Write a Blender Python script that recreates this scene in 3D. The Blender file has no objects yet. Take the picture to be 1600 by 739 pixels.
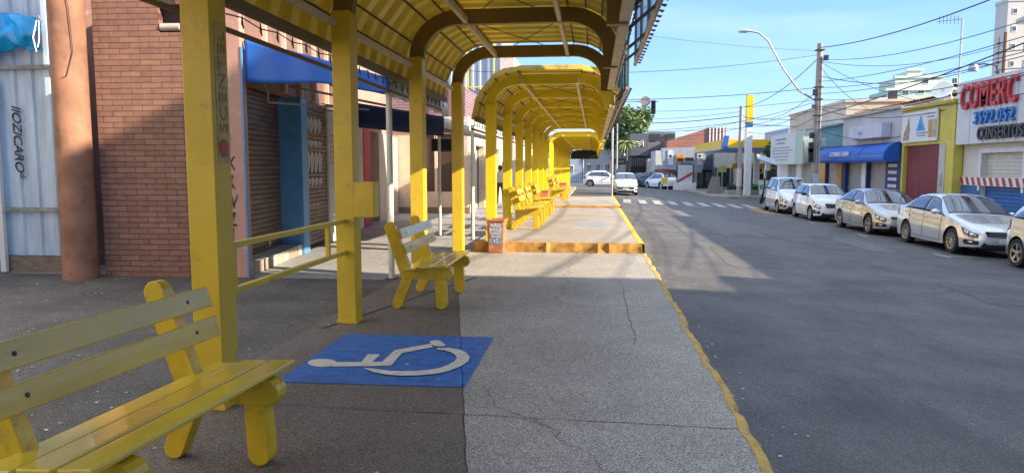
import bpy, bmesh, math, random
from mathutils import Vector, Matrix
random.seed(7)
C = bpy.context.scene
COL = C.collection
R = math.radians
# ------------------------------------------------------------------ camera, sky, sun, exposure
cam = bpy.data.objects.new('camera', bpy.data.cameras.new('camera')); COL.objects.link(cam)
cam.location = (0, 0, 1.65)
cam.rotation_euler = (R(90 - 5.532), 0, R(6.548))
cam.data.sensor_width = 36; cam.data.lens = 24.975
cam.data.clip_start = .05; cam.data.clip_end = 3000
C.camera = cam
SUNDIR = Vector((1, -.28, .51)).normalized()
w = bpy.data.worlds.new('World'); C.world = w; w.use_nodes = True
nt = w.node_tree; bg = nt.nodes['Background']
sky = nt.nodes.new('ShaderNodeTexSky'); sky.sky_type = 'NISHITA'; sky.sun_disc = False
sky.sun_elevation = math.asin(SUNDIR.z); sky.sun_rotation = math.atan2(SUNDIR.x, SUNDIR.y)
sky.air_density = 1.1; sky.dust_density = .15; sky.ozone_density = 2.2; sky.altitude = 300
tc = nt.nodes.new('ShaderNodeTexCoord'); mp = nt.nodes.new('ShaderNodeMapping'); mp.inputs['Scale'].default_value = (1.2, 1.2, 9)
ns = nt.nodes.new('ShaderNodeTexNoise'); ns.inputs['Scale'].default_value = 1.6; ns.inputs['Detail'].default_value = 6
cr = nt.nodes.new('ShaderNodeValToRGB'); cr.color_ramp.elements[0].position = .47; cr.color_ramp.elements[1].position = .74
cr.color_ramp.elements[1].color = (.7, .7, .7, 1)
mx = nt.nodes.new('ShaderNodeMixRGB'); mx.inputs[2].default_value = (6.5, 7.0, 7.4, 1)
nt.links.new(tc.outputs['Generated'], mp.inputs[0]); nt.links.new(mp.outputs[0], ns.inputs[0])
nt.links.new(ns.outputs[0], cr.inputs[0]); nt.links.new(cr.outputs[0], mx.inputs[0]); nt.links.new(sky.outputs[0], mx.inputs[1])
tint = nt.nodes.new('ShaderNodeMixRGB'); tint.inputs[0].default_value = .78
sx_ = nt.nodes.new('ShaderNodeSeparateXYZ'); nt.links.new(tc.outputs['Generated'], sx_.inputs[0])
gr_ = nt.nodes.new('ShaderNodeValToRGB'); e_ = gr_.color_ramp.elements; e_[0].position = 0; e_[0].color = (.19, .31, .48, 1); e_[1].position = .85; e_[1].color = (.52, .60, .68, 1)
q_ = e_.new(.10); q_.color = (.115, .235, .50, 1); q_ = e_.new(.3); q_.color = (.080, .180, .47, 1)
sc_ = nt.nodes.new('ShaderNodeVectorMath'); sc_.operation = 'SCALE'; sc_.inputs['Scale'].default_value = 9.0
nt.links.new(sx_.outputs[2], gr_.inputs[0]); nt.links.new(gr_.outputs[0], sc_.inputs[0]); nt.links.new(sc_.outputs[0], tint.inputs[2])
nt.links.new(mx.outputs[0], tint.inputs[1]); nt.links.new(tint.outputs[0], bg.inputs[0]); bg.inputs[1].default_value = .13
sun = bpy.data.objects.new('sun', bpy.data.lights.new('sun', 'SUN')); COL.objects.link(sun)
sun.data.energy = 5; sun.data.angle = R(.5); sun.data.color = (1, .86, .66)
sun.rotation_euler = (-SUNDIR).to_track_quat('-Z', 'Y').to_euler(); sun.location = (60, -10, 40)
vs = C.view_settings; vs.view_transform = 'Standard'; vs.look = 'None'; vs.exposure = 1.42; vs.gamma = 1; vs.use_curve_mapping = False
# ------------------------------------------------------------------ materials
MATS = {}
def newmat(name):
    m = bpy.data.materials.new(name); m.use_nodes = True
    return m, m.node_tree, m.node_tree.nodes['Principled BSDF']
def N(t, typ, **kw):
    n = t.nodes.new(typ)
    for k, v in kw.items():
        if k in n.inputs: n.inputs[k].default_value = v
        else: setattr(n, k, v)
    return n
def geo(t, scale=None):
    g = t.nodes.new('ShaderNodeNewGeometry'); return g.outputs['Position']
def mat(name, col, rough=.6, metal=0, var=.15, scale=3, bump=0, bscale=60, col2=None, spec=.5, coat=0, dirt=None, stretch=None):
    """a surface with uneven tone: large soft patches plus fine grain; dirt = colour of sparse stains"""
    if name in MATS: return MATS[name]
    m, t, b = newmat(name)
    P = geo(t)
    if stretch:
        mpn = N(t, 'ShaderNodeMapping'); mpn.inputs['Scale'].default_value = stretch; t.links.new(P, mpn.inputs[0]); P = mpn.outputs[0]
    n1 = N(t, 'ShaderNodeTexNoise', Scale=scale, Detail=6.0, Roughness=.6); t.links.new(P, n1.inputs['Vector'])
    mixc = N(t, 'ShaderNodeMixRGB')
    c = Vector(col); lo = c * (1 - var); hi = Vector(col2) if col2 else c * (1 + var)
    mixc.inputs[1].default_value = (*lo, 1); mixc.inputs[2].default_value = (*hi, 1)
    r = N(t, 'ShaderNodeValToRGB'); r.color_ramp.elements[0].position = .33; r.color_ramp.elements[1].position = .67
    t.links.new(n1.outputs[0], r.inputs[0]); t.links.new(r.outputs[0], mixc.inputs[0])
    out = mixc.outputs[0]
    if dirt:
        n2 = N(t, 'ShaderNodeTexNoise', Scale=scale * 2.3, Detail=8.0, Roughness=.7); t.links.new(P, n2.inputs['Vector'])
        r2 = N(t, 'ShaderNodeValToRGB'); r2.color_ramp.elements[0].position = .57; r2.color_ramp.elements[1].position = .70
        t.links.new(n2.outputs[0], r2.inputs[0]); mc = N(t, 'ShaderNodeMixRGB'); mc.inputs[2].default_value = (*dirt, 1)
        t.links.new(r2.outputs[0], mc.inputs[0]); t.links.new(out, mc.inputs[1]); out = mc.outputs[0]
    t.links.new(out, b.inputs['Base Color'])
    b.inputs['Roughness'].default_value = rough; b.inputs['Metallic'].default_value = metal
    b.inputs['Specular IOR Level'].default_value = spec
    if coat: b.inputs['Coat Weight'].default_value = coat; b.inputs['Coat Roughness'].default_value = .04
    if bump:
        n3 = N(t, 'ShaderNodeTexNoise', Scale=bscale, Detail=3.0); t.links.new(geo(t), n3.inputs['Vector'])
        bp = N(t, 'ShaderNodeBump', Strength=bump, Distance=.01); t.links.new(n3.outputs[0], bp.inputs['Height']); t.links.new(bp.outputs[0], b.inputs['Normal'])
    MATS[name] = m; return m
def emat(name, col, rough=.1):
    return mat(name, col, rough, var=.05)
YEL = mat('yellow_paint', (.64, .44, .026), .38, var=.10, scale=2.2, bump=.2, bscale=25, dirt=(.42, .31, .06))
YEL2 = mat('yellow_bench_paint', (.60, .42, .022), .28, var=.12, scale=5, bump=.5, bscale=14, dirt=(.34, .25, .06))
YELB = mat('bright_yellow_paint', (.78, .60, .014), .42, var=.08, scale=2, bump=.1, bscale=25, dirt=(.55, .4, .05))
DECK = mat('roof_sheet_paint', (.74, .60, .15), .42, var=.12, scale=1.5, dirt=(.35, .25, .06))
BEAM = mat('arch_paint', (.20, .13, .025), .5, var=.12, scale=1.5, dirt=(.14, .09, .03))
CREAM = mat('cream_channel', (.55, .45, .26), .5, var=.15, scale=4, dirt=(.2, .15, .08))
DARKM = mat('dark_metal', (.035, .035, .035), .5, var=.3)
GREENF = mat('green_frame', (.06, .10, .07), .5)
SKYP = mat('sign_sheet', (.22, .34, .52), .25, var=.35, scale=1.2, col2=(.5, .6, .72))
_t = SKYP.node_tree; _b = _t.nodes['Principled BSDF']; _o = [n for n in _t.nodes if n.type == 'OUTPUT_MATERIAL'][0]
_tr = N(_t, 'ShaderNodeBsdfTranslucent', Color=(.30, .42, .62, 1)); _ms = N(_t, 'ShaderNodeMixShader'); _ms.inputs[0].default_value = .4
_t.links.new(_b.outputs[0], _ms.inputs[1]); _t.links.new(_tr.outputs[0], _ms.inputs[2]); _t.links.new(_ms.outputs[0], _o.inputs[0])
_t = DECK.node_tree; _b = _t.nodes['Principled BSDF']; _o = [n for n in _t.nodes if n.type == 'OUTPUT_MATERIAL'][0]
_tr = N(_t, 'ShaderNodeBsdfTranslucent', Color=(.72, .60, .13, 1)); _ms = N(_t, 'ShaderNodeMixShader'); _ms.inputs[0].default_value = .36
_t.links.new(_b.outputs[0], _ms.inputs[1]); _t.links.new(_tr.outputs[0], _ms.inputs[2]); _t.links.new(_ms.outputs[0], _o.inputs[0])
STEEL = mat('galvanised', (.42, .43, .44), .45, metal=.6, var=.2, scale=8)
WHITE = mat('white_paint', (.75, .74, .72), .5, var=.06, scale=3, dirt=(.55, .52, .46))
WHITEC = mat('chipped_white_paint', (.62, .62, .52), .55, var=.1, scale=8, dirt=(.12, .09, .05))
BLK = mat('black_plastic', (.015, .015, .016), .45, var=.2)
RUBBER = mat('rubber', (.022, .022, .022), .85, var=.3, scale=12)
GLASSD = mat('sky_tinted_glass', (.015, .030, .06), .04, var=.1, spec=1.0, coat=.6)  # dark glass; the blue of reflected sky is put into the base colour
GLASSB = mat('window_glass', (.03, .045, .055), .06, var=.2, spec=.9)
TERRA = mat('terracotta_plaster', (.25, .122, .075), .8, var=.28, scale=2.5, bump=.3, bscale=12, dirt=(.16, .08, .06))
PINKP = mat('pinkish_plaster', (.40, .22, .17), .7, var=.14, scale=2, bump=.2, bscale=20, dirt=(.55, .45, .4))
PINKL = mat('salmon_paint', (.62, .40, .30), .65, var=.1, scale=3)
BROWNP = mat('brown_panel', (.16, .085, .055), .6, var=.35, scale=1.5)
SHUT = mat('brown_shutter', (.13, .085, .068), .42, metal=.3, var=.3, scale=2, dirt=(.26, .2, .16), stretch=(1, 1, 5))
BLUEP = mat('blue_pillar_paint', (.075, .24, .47), .5, var=.1, scale=3, dirt=(.16, .3, .45))
REDP = mat('red_paint', (.5, .02, .05), .5, var=.12)
BLUEA = mat('blue_canvas', (.010, .105, .44), .55, var=.12, scale=1.2, bump=.3, bscale=3)
NAVY = mat('navy_canvas', (.02, .03, .10), .7, var=.2)
TARP = mat('bright_blue_tarp', (.0, .30, .72), .32, var=.25, scale=4, bump=.5, bscale=9)
GREYW = mat('grey_white_wall', (.50, .49, .47), .65, var=.12, scale=2.5, dirt=(.3, .28, .25))
BEIGE = mat('beige_wall', (.55, .43, .33), .7, var=.1, scale=2, dirt=(.38, .28, .2))
LOUV = mat('brown_louver', (.09, .05, .042), .5, var=.2)
PURPLE = mat('mauve_brick_paint', (.26, .17, .20), .7, var=.15)
METALW = mat('ribbed_metal_wall', (.38, .43, .48), .4, metal=.35, var=.12, scale=.8, stretch=(6, 6, .4))
FENCEM = mat('painted_corrugated_sheet', (.44, .55, .68), .45, var=.2, scale=2, dirt=(.6, .62, .62), stretch=(3, 3, .5))
BATTEN = mat('weathered_batten', (.26, .27, .26), .7, var=.3, scale=10)
BOARD = mat('weathered_board', (.20, .15, .11), .8, var=.4, scale=5, stretch=(1, 1, 8))
KERBY = mat('kerb_yellow_paint', (.46, .29, .06), .8, var=.3, scale=5, bump=.8, bscale=18, dirt=(.2, .17, .13))
KERBO = mat('worn_orange_paint', (.38, .20, .045), .9, var=.35, scale=6, bump=1.0, bscale=12, dirt=(.22, .13, .05))
CONC = mat('concrete', (.34, .32, .29), .85, var=.14, scale=2, bump=.3, bscale=40, dirt=(.24, .22, .2))
PALE = mat('pale_concrete', (.50, .47, .42), .85, var=.14, scale=1.2, bump=.2)
INK = mat('black_spray_paint', (.012, .012, .014), .6, var=.1)
INKW = mat('white_spray_paint', (.6, .58, .54), .6, var=.1)
BLUEF = mat('blue_floor_paint', (.022, .125, .42), .6, var=.3, scale=9, bump=.9, bscale=110, dirt=(.05, .12, .26))
WHITEF = mat('white_floor_paint', (.58, .55, .49), .65, var=.15, scale=12, dirt=(.38, .38, .38), bump=.5, bscale=90)
LINEW = mat('white_road_paint', (.33, .32, .30), .75, var=.2, scale=3, dirt=(.3, .29, .28))
LINEO = mat('yellow_road_paint', (.60, .30, .03), .75, var=.2, scale=5, dirt=(.2, .16, .12))
SILVER = mat('silver_beige_car_paint', (.70, .71, .72), .16, metal=.45, var=.03, coat=1)
SILVER2 = mat('champagne_car_paint', (.52, .49, .43), .18, metal=.5, var=.03, coat=1)
WHITEPAINT = mat('white_car_paint', (.82, .82, .81), .2, var=.02, coat=1)
GREYPAINT = mat('blue_grey_car_paint', (.10, .13, .17), .25, metal=.4, var=.03, coat=1)
REDPAINT = mat('red_car_paint', (.35, .04, .03), .25, var=.03, coat=1)
RIM = mat('alloy_rim', (.50, .49, .47), .3, metal=.8, var=.08)
LAMPG = mat('headlight_glass', (.7, .72, .74), .1, metal=.6, var=.75, scale=14, coat=1)
TAILR = mat('red_lamp', (.45, .01, .01), .2, var=.1, coat=.5)
PLATE = mat('plate_white', (.6, .6, .62), .4)
BARK = mat('bark', (.12, .09, .06), .9, var=.3, scale=6)
def leafmat(name, c1, c2):
    m, t, b = newmat(name)
    oi = N(t, 'ShaderNodeTexNoise', Scale=.9, Detail=3.0); t.links.new(geo(t), oi.inputs['Vector'])
    mc = N(t, 'ShaderNodeMixRGB'); mc.inputs[1].default_value = (*c1, 1); mc.inputs[2].default_value = (*c2, 1)
    rr = N(t, 'ShaderNodeValToRGB'); rr.color_ramp.elements[0].position = .38; rr.color_ramp.elements[1].position = .62
    t.links.new(oi.outputs[0], rr.inputs[0]); t.links.new(rr.outputs[0], mc.inputs[0]); t.links.new(mc.outputs[0], b.inputs['Base Color'])
    b.inputs['Roughness'].default_value = .55; return m
LEAF = leafmat('tree_leaves', (.06, .12, .03), (.16, .24, .06))
LEAFD = leafmat('dark_leaves', (.02, .05, .02), (.06, .12, .03))
PALML = leafmat('palm_leaves', (.10, .14, .03), (.22, .22, .05))
# brick
def brickmat(name, c1, c2, mortar, bw, bh, ms, axis='X', bump=1.0):
    m, t, b = newmat(name)
    s = N(t, 'ShaderNodeSeparateXYZ'); t.links.new(geo(t), s.inputs[0])
    cb = N(t, 'ShaderNodeCombineXYZ'); t.links.new(s.outputs[0 if axis == 'X' else 1], cb.inputs[0]); t.links.new(s.outputs[2], cb.inputs[1])
    br = N(t, 'ShaderNodeTexBrick'); br.inputs['Scale'].default_value = 1; br.inputs['Brick Width'].default_value = bw; br.inputs['Row Height'].default_value = bh
    br.inputs['Mortar Size'].default_value = ms; br.inputs['Mortar Smooth'].default_value = .4
    br.inputs['Color1'].default_value = (*c1, 1); br.inputs['Color2'].default_value = (*c2, 1); br.inputs['Mortar'].default_value = (*mortar, 1)
    nz = N(t, 'ShaderNodeTexNoise', Scale=7.0, Detail=5.0); t.links.new(geo(t), nz.inputs['Vector'])
    vm = N(t, 'ShaderNodeMixRGB', blend_type='ADD'); vm.inputs[0].default_value = .012
    t.links.new(cb.outputs[0], vm.inputs[1]); t.links.new(nz.outputs['Color'], vm.inputs[2]); t.links.new(vm.outputs[0], br.inputs['Vector'])
    ov = N(t, 'ShaderNodeMixRGB', blend_type='MULTIPLY'); ov.inputs[0].default_value = .5
    t.links.new(br.outputs['Color'], ov.inputs[1]); t.links.new(nz.outputs[0], ov.inputs[2])
    g = N(t, 'ShaderNodeMixRGB', blend_type='MULTIPLY'); g.inputs[0].default_value = 1; g.inputs[2].default_value = (1.35, 1.35, 1.35, 1); t.links.new(ov.outputs[0], g.inputs[1])
    t.links.new(g.outputs[0], b.inputs['Base Color']); b.inputs['Roughness'].default_value = .7
    iv = N(t, 'ShaderNodeMath', operation='SUBTRACT'); iv.inputs[0].default_value = 1; t.links.new(br.outputs['Fac'], iv.inputs[1])
    ad = N(t, 'ShaderNodeMath', operation='MULTIPLY_ADD'); ad.inputs[1].default_value = .35; t.links.new(nz.outputs[0], ad.inputs[0]); t.links.new(iv.outputs[0], ad.inputs[2])
    bp = N(t, 'ShaderNodeBump', Strength=bump, Distance=.02); t.links.new(ad.outputs[0], bp.inputs['Height']); t.links.new(bp.outputs[0], b.inputs['Normal'])
    return m
BRICK = brickmat('terracotta_brick', (.25, .125, .085), (.195, .092, .066), (.085, .04, .032), .31, .083, .006)  # dark mortar colour holds the shade lines of the brick joints
BRICKM = brickmat('mauve_brick', (.25, .16, .18), (.21, .135, .16), (.12, .08, .09), .30, .10, .012)
BRICKW = brickmat('white_brick', (.6, .57, .54), (.55, .52, .5), (.35, .33, .32), .36, .13, .012)
BRICKO = brickmat('orange_brick', (.36, .14, .10), (.32, .12, .085), (.28, .13, .10), .5, .16, .02)
TILEF = brickmat('threshold_tile', (.46, .40, .32), (.28, .21, .15), (.08, .07, .06), .30, .20, .008, axis='Y')
def aggregate(name, cols, split=None, tone=(.8, 1.15), stain=.8):
    """exposed stone pavement: pale and dark chips in a grey matrix; split = (x, dark factor colour) darkening one side of a slanted line"""
    m, t, b = newmat(name); P = geo(t)
    v = N(t, 'ShaderNodeTexVoronoi', Scale=170.0); t.links.new(P, v.inputs['Vector'])
    sp = N(t, 'ShaderNodeSeparateColor'); t.links.new(v.outputs['Color'], sp.inputs[0])
    r = N(t, 'ShaderNodeValToRGB'); e = r.color_ramp.elements
    e[0].position = 0; e[0].color = (*cols[0], 1); e[1].position = 1; e[1].color = (*cols[3], 1)
    a = e.new(.35); a.color = (*cols[1], 1); a = e.new(.75); a.color = (*cols[2], 1)
    t.links.new(sp.outputs[0], r.inputs[0])
    n1 = N(t, 'ShaderNodeTexNoise', Scale=.9, Detail=7.0, Roughness=.65); t.links.new(P, n1.inputs['Vector'])
    mr = N(t, 'ShaderNodeMapRange'); mr.inputs[1].default_value = .3; mr.inputs[2].default_value = .7; mr.inputs[3].default_value = tone[0]; mr.inputs[4].default_value = tone[1]
    t.links.new(n1.outputs[0], mr.inputs[0])
    mu = N(t, 'ShaderNodeVectorMath', operation='SCALE'); t.links.new(r.outputs[0], mu.inputs[0]); t.links.new(mr.outputs[0], mu.inputs['Scale'])
    out = mu.outputs[0]
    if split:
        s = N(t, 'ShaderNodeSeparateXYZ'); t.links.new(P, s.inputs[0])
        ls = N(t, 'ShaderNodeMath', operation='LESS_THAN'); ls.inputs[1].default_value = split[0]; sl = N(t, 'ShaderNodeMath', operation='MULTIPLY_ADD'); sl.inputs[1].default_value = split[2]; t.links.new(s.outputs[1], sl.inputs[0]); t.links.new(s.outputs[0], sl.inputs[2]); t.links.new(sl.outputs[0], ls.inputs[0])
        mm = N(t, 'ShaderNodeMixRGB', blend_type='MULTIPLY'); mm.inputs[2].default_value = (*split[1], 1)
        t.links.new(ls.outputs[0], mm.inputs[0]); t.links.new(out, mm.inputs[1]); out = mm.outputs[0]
        # cracks
    vc = N(t, 'ShaderNodeTexVoronoi', feature='DISTANCE_TO_EDGE', Scale=.2); nz = N(t, 'ShaderNodeTexNoise', Scale=2.5, Detail=6.0); t.links.new(P, nz.inputs['Vector'])
    av = N(t, 'ShaderNodeMixRGB', blend_type='ADD'); av.inputs[0].default_value = .45; t.links.new(P, av.inputs[1]); t.links.new(nz.outputs['Color'], av.inputs[2]); t.links.new(av.outputs[0], vc.inputs['Vector'])
    cl = N(t, 'ShaderNodeMapRange'); cl.inputs[1].default_value = 0; cl.inputs[2].default_value = .0022; cl.inputs[3].default_value = .45; cl.inputs[4].default_value = 1
    t.links.new(vc.outputs['Distance'], cl.inputs[0])
    m2 = N(t, 'ShaderNodeVectorMath', operation='SCALE'); t.links.new(out, m2.inputs[0]); t.links.new(cl.outputs[0], m2.inputs['Scale'])
    n5 = N(t, 'ShaderNodeTexNoise', Scale=.55, Detail=9.0, Roughness=.72); mp5 = N(t, 'ShaderNodeMapping'); mp5.inputs['Scale'].default_value = (1.6, .5, 1); t.links.new(P, mp5.inputs[0]); t.links.new(mp5.outputs[0], n5.inputs['Vector'])
    m5 = N(t, 'ShaderNodeMapRange'); m5.inputs[1].default_value = .52; m5.inputs[2].default_value = .68; m5.inputs[3].default_value = 1; m5.inputs[4].default_value = stain
    t.links.new(n5.outputs[0], m5.inputs[0]); s5 = N(t, 'ShaderNodeVectorMath', operation='SCALE'); t.links.new(m2.outputs[0], s5.inputs[0]); t.links.new(m5.outputs[0], s5.inputs['Scale'])
    t.links.new(s5.outputs[0], b.inputs['Base Color']); b.inputs['Roughness'].default_value = .7
    bp = N(t, 'ShaderNodeBump', Strength=.5, Distance=.004); t.links.new(v.outputs['Distance'], bp.inputs['Height']); t.links.new(bp.outputs[0], b.inputs['Normal'])
    return m
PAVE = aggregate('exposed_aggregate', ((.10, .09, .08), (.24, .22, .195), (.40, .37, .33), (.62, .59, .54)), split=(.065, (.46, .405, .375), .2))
PLAT = aggregate('platform_aggregate', ((.17, .15, .13), (.29, .255, .22), (.39, .345, .30), (.54, .49, .44)))
SIDE = aggregate('old_asphalt_pavement', ((.034, .030, .027), (.054, .048, .043), (.08, .072, .064), (.24, .22, .2)), tone=(.6, 1.6))
ASPH = aggregate('asphalt', ((.040, .036, .035), (.066, .060, .058), (.09, .082, .078), (.19, .175, .165)), tone=(.62, 1.45), stain=.66)
FORE = aggregate('forecourt_concrete', ((.2, .18, .16), (.26, .24, .21), (.32, .29, .26), (.36, .34, .3)))
TILES = brickmat('grey_floor_tile', (.30, .29, .28), (.24, .23, .225), (.12, .11, .11), .9, .9, .012, bump=.3)
t_ = TILES.node_tree   # floor tiles lie flat: use x,y
for n in t_.nodes:
    if n.type == 'COMBXYZ':
        for l in list(t_.links):
            if l.to_node == n and l.to_socket == n.inputs[1]: src = l.from_node; t_.links.remove(l)
        t_.links.new(src.outputs[1], n.inputs[1])
# ------------------------------------------------------------------ mesh helpers
ROOT = {}
def base(parent):
    p = parent
    while p is not None and p.name not in ROOT: p = p.parent
    return ROOT[p.name] if p is not None else Vector((0, 0, 0))
class MB:
    def __init__(s): s.v = []; s.f = []
    def add(s, vs, fs):
        o = len(s.v); s.v += [tuple(q) for q in vs]; s.f += [tuple(i + o for i in f) for f in fs]; return s
    def box(s, x0, x1, y0, y1, z0, z1, M=None):
        vs = [Vector((x, y, z)) for z in (z0, z1) for y in (y0, y1) for x in (x0, x1)]
        if M: vs = [M @ q for q in vs]
        return s.add(vs, [(0, 2, 3, 1), (4, 5, 7, 6), (0, 1, 5, 4), (2, 6, 7, 3), (0, 4, 6, 2), (1, 3, 7, 5)])
    def bar(s, a, b, wx, wy=None, up=(0, 0, 1)):
        wy = wy or wx; a = Vector(a); b = Vector(b); d = (b - a); L = d.length; d.normalize(); u = Vector(up)
        if abs(d.dot(u)) > .98: u = Vector((0, 1, 0))
        x = d.cross(u).normalized(); y = x.cross(d)
        M = Matrix((x, y, d)).transposed().to_4x4(); M.translation = a
        return s.box(-wx / 2, wx / 2, -wy / 2, wy / 2, 0, L, M)
    def tube(s, pts, r, n=8, caps=True):
        pts = [Vector(p) for p in pts]; rr = r if isinstance(r, (list, tuple)) else [r] * len(pts); o = len(s.v); ref = None
        for i, p in enumerate(pts):
            d = (pts[min(i + 1, len(pts) - 1)] - pts[max(i - 1, 0)]).normalized()
            if ref is None: ref = Vector((0, 0, 1)) if abs(d.z) < .9 else Vector((1, 0, 0))
            x = d.cross(ref).normalized(); y = x.cross(d).normalized(); ref = y
            for k in range(n):
                a = 2 * math.pi * k / n; s.v.append(tuple(p + x * math.cos(a) * rr[i] + y * math.sin(a) * rr[i]))
        for i in range(len(pts) - 1):
            for k in range(n):
                a = o + i * n + k; b = o + i * n + (k + 1) % n; s.f.append((a, b, b + n, a + n))
        if caps: s.f.append(tuple(o + k for k in reversed(range(n)))); s.f.append(tuple(o + (len(pts) - 1) * n + k for k in range(n)))
        return s
    def prism(s, poly, ax, a, b):
        """poly of 2D points in the plane perpendicular to axis ax"""
        def P(p, h): return {'x': (h, p[0], p[1]), 'y': (p[0], h, p[1]), 'z': (p[0], p[1], h)}[ax]
        n = len(poly); vs = [P(p, a) for p in poly] + [P(p, b) for p in poly]
        return s.add(vs, [tuple(range(n)), tuple(reversed(range(n, 2 * n)))] + [(i, i + n, (i + 1) % n + n, (i + 1) % n) for i in range(n)])
    def grid(s, rows, close=False):
        o = len(s.v); nr = len(rows); nc = len(rows[0])
        for r in rows: s.v += [tuple(q) for q in r]
        for i in range(nr - 1):
            for j in range(nc - 1 + (1 if close else 0)):
                a = o + i * nc + j; b = o + i * nc + (j + 1) % nc; s.f.append((a, b, b + nc, a + nc))
        return s
    def lathe(s, prof, c=(0, 0, 0), ax='z', n=20):
        rows = []
        for r, h in prof:
            row = []
            for k in range(n):
                a = 2 * math.pi * k / n; u, v = r * math.cos(a), r * math.sin(a)
                q = {'z': (u, v, h), 'x': (h, u, v), 'y': (u, h, v)}[ax]; row.append((q[0] + c[0], q[1] + c[1], q[2] + c[2]))
            rows.append(row)
        return s.grid(rows, close=True)
    def build(s, name, m, parent=None, smooth=False, bevel=0, loc=None, angle=40):
        off = base(parent) if parent else Vector(loc or (0, 0, 0))
        me = bpy.data.meshes.new(name); me.from_pydata([tuple(Vector(q) - off) for q in s.v], [], s.f)
        bm = bmesh.new(); bm.from_mesh(me); bmesh.ops.recalc_face_normals(bm, faces=bm.faces); bm.to_mesh(me); bm.free()
        ms = m if isinstance(m, (list, tuple)) else [m]
        for k in ms: me.materials.append(k)
        o = bpy.data.objects.new(name, me); COL.objects.link(o)
        if parent: o.parent = parent
        else: o.location = off; ROOT[o.name] = off
        if smooth: me.shade_smooth(); me.set_sharp_from_angle(angle=R(angle))
        if bevel:
            b = o.modifiers.new('bevel', 'BEVEL'); b.width = bevel; b.segments = 2; b.limit_method = 'ANGLE'
        return o
def thing(name, label, cat, loc, group=None):
    o = bpy.data.objects.new(name, None); COL.objects.link(o); o.location = loc; o.empty_display_size = .2
    o['label'] = label; o['category'] = cat; ROOT[o.name] = Vector(loc)
    if group: o['group'] = group
    return o
def tag(o, label, cat, group=None):
    o['label'] = label; o['category'] = cat
    if group: o['group'] = group
    return o
def struct(o): o['kind'] = 'structure'; return o
def text(s, loc, xd, yd, size, m, parent, name='lettering', ext=.01, align='LEFT', off=0, space=1, sx=1, shear=0):
    cu = bpy.data.curves.new(name, 'FONT'); cu.body = s; cu.size = size; cu.extrude = ext; cu.align_x = align; cu.offset = off
    cu.space_character = space; cu.shear = shear; cu.materials.append(m)
    o = bpy.data.objects.new(name, cu); COL.objects.link(o)
    xd = Vector(xd).normalized(); yd = Vector(yd).normalized(); zd = xd.cross(yd)
    M = Matrix((xd * sx, yd, zd)).transposed().to_4x4(); M.translation = Vector(loc) - base(parent)
    o.parent = parent; o.matrix_basis = M
    bpy.context.view_layer.update(); me = bpy.data.meshes.new_from_object(o); me.name = name; me.materials.clear(); me.materials.append(m)
    r = bpy.data.objects.new(name, me); bpy.data.objects.remove(o); COL.objects.link(r); r.parent = parent; r.matrix_basis = M; return r
def copytree(o, parent=None):
    c = o.copy(); COL.objects.link(c)
    if parent: c.parent = parent
    for ch in [q for q in ALLKIDS.get(o.name, [])]: copytree(ch, c)
    return c
ALLKIDS = {}
def index_kids():
    ALLKIDS.clear()
    for q in bpy.data.objects:
        if q.parent: ALLKIDS.setdefault(q.parent.name, []).append(q)
FACE_ST = ((0, -1, 0), (0, 0, 1))   # text on walls facing the street from the right-hand side
FACE_CAM = ((1, 0, 0), (0, 0, 1))
# ------------------------------------------------------------------ ground
def zr(x): return -.15 - .042 * (min(max(x, 1), 11) - 1)
g = MB(); xs = [-60, 1, 3, 5, 7, 9, 11, 90]
g.grid([[(x, y, zr(x)) for x in xs] for y in (-60, 0, 20, 40, 60, 100, 260)]); struct(g.build('road', ASPH))
g = MB(); g.add([(-1500, -600, -.75), (1500, -600, -.75), (1500, 2500, -.75), (-1500, 2500, -.75)], [(0, 1, 2, 3)]); struct(g.build('ground', mat('dusty_ground', (.2, .17, .13), .9)))
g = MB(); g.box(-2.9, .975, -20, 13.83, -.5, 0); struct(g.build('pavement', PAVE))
g = MB(); g.box(-16, -2.902, -20, 10.14, -.5, -.004); struct(g.build('side_pavement', SIDE))
g = MB(); g.box(-16, -2.33, 10.142, 62, -.5, -.001); g.box(-2.9, -2.33, 13.84, 13.85, -.4, -.02); o = g.build('tiled_pavement', TILES); struct(o)
g = MB(); g.box(-2.328, .95, 13.86, 25.9, -.4, .19); struct(g.build('platform', PLAT))
g = MB(); g.box(-2.328, .95, 25.93, 34.4, -.4, .275); struct(g.build('platform', PLAT))
g = MB(); g.box(-2.328, -1.5, 34.42, 62, -.4, -.002); struct(g.build('platform', PLAT))
def kerb(name, x0, x1, y0, y1, ztop, zlow, m, amp=.012, step=.12, side='x'):
    """a worn painted kerb: ragged top edge and a rough face"""
    g = MB(); rows = []; n = int(((y1 - y0) if side == 'x' else (x1 - x0)) / step)
    ch = 0
    for i in range(n + 1):
        t = i / n; ch = ch * .6 + random.uniform(-1, 1) * amp; e = ch - (amp * 2.5 if random.random() < .08 else 0)
        if side == 'x':
            y = y0 + (y1 - y0) * t; b = ch
            rows.append([(x0 + ch * 1.2, y, ztop - .03), (x0 + ch * 1.2, y, ztop + .004), (x1 - .02 + e, y, ztop + .004 - abs(ch) * .3), (x1 + e, y, ztop - .03), (x1 + .012 + b * .5, y, zlow)])
        else:
            x = x0 + (x1 - x0) * t
            rows.append([(x, y1, ztop - .03), (x, y1, ztop + .004), (x, y0 + .02 + e, ztop + .004 - abs(ch) * .3), (x, y0 + e, ztop - .04), (x, y0 - .012 + ch * .6, zlow)])
    g.grid(rows); return struct(g.build(name, m, smooth=True, angle=30))
kerb('kerb', .955, 1.03, -12, 13.84, 0, -.17, KERBY, amp=.015, step=.09)
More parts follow.
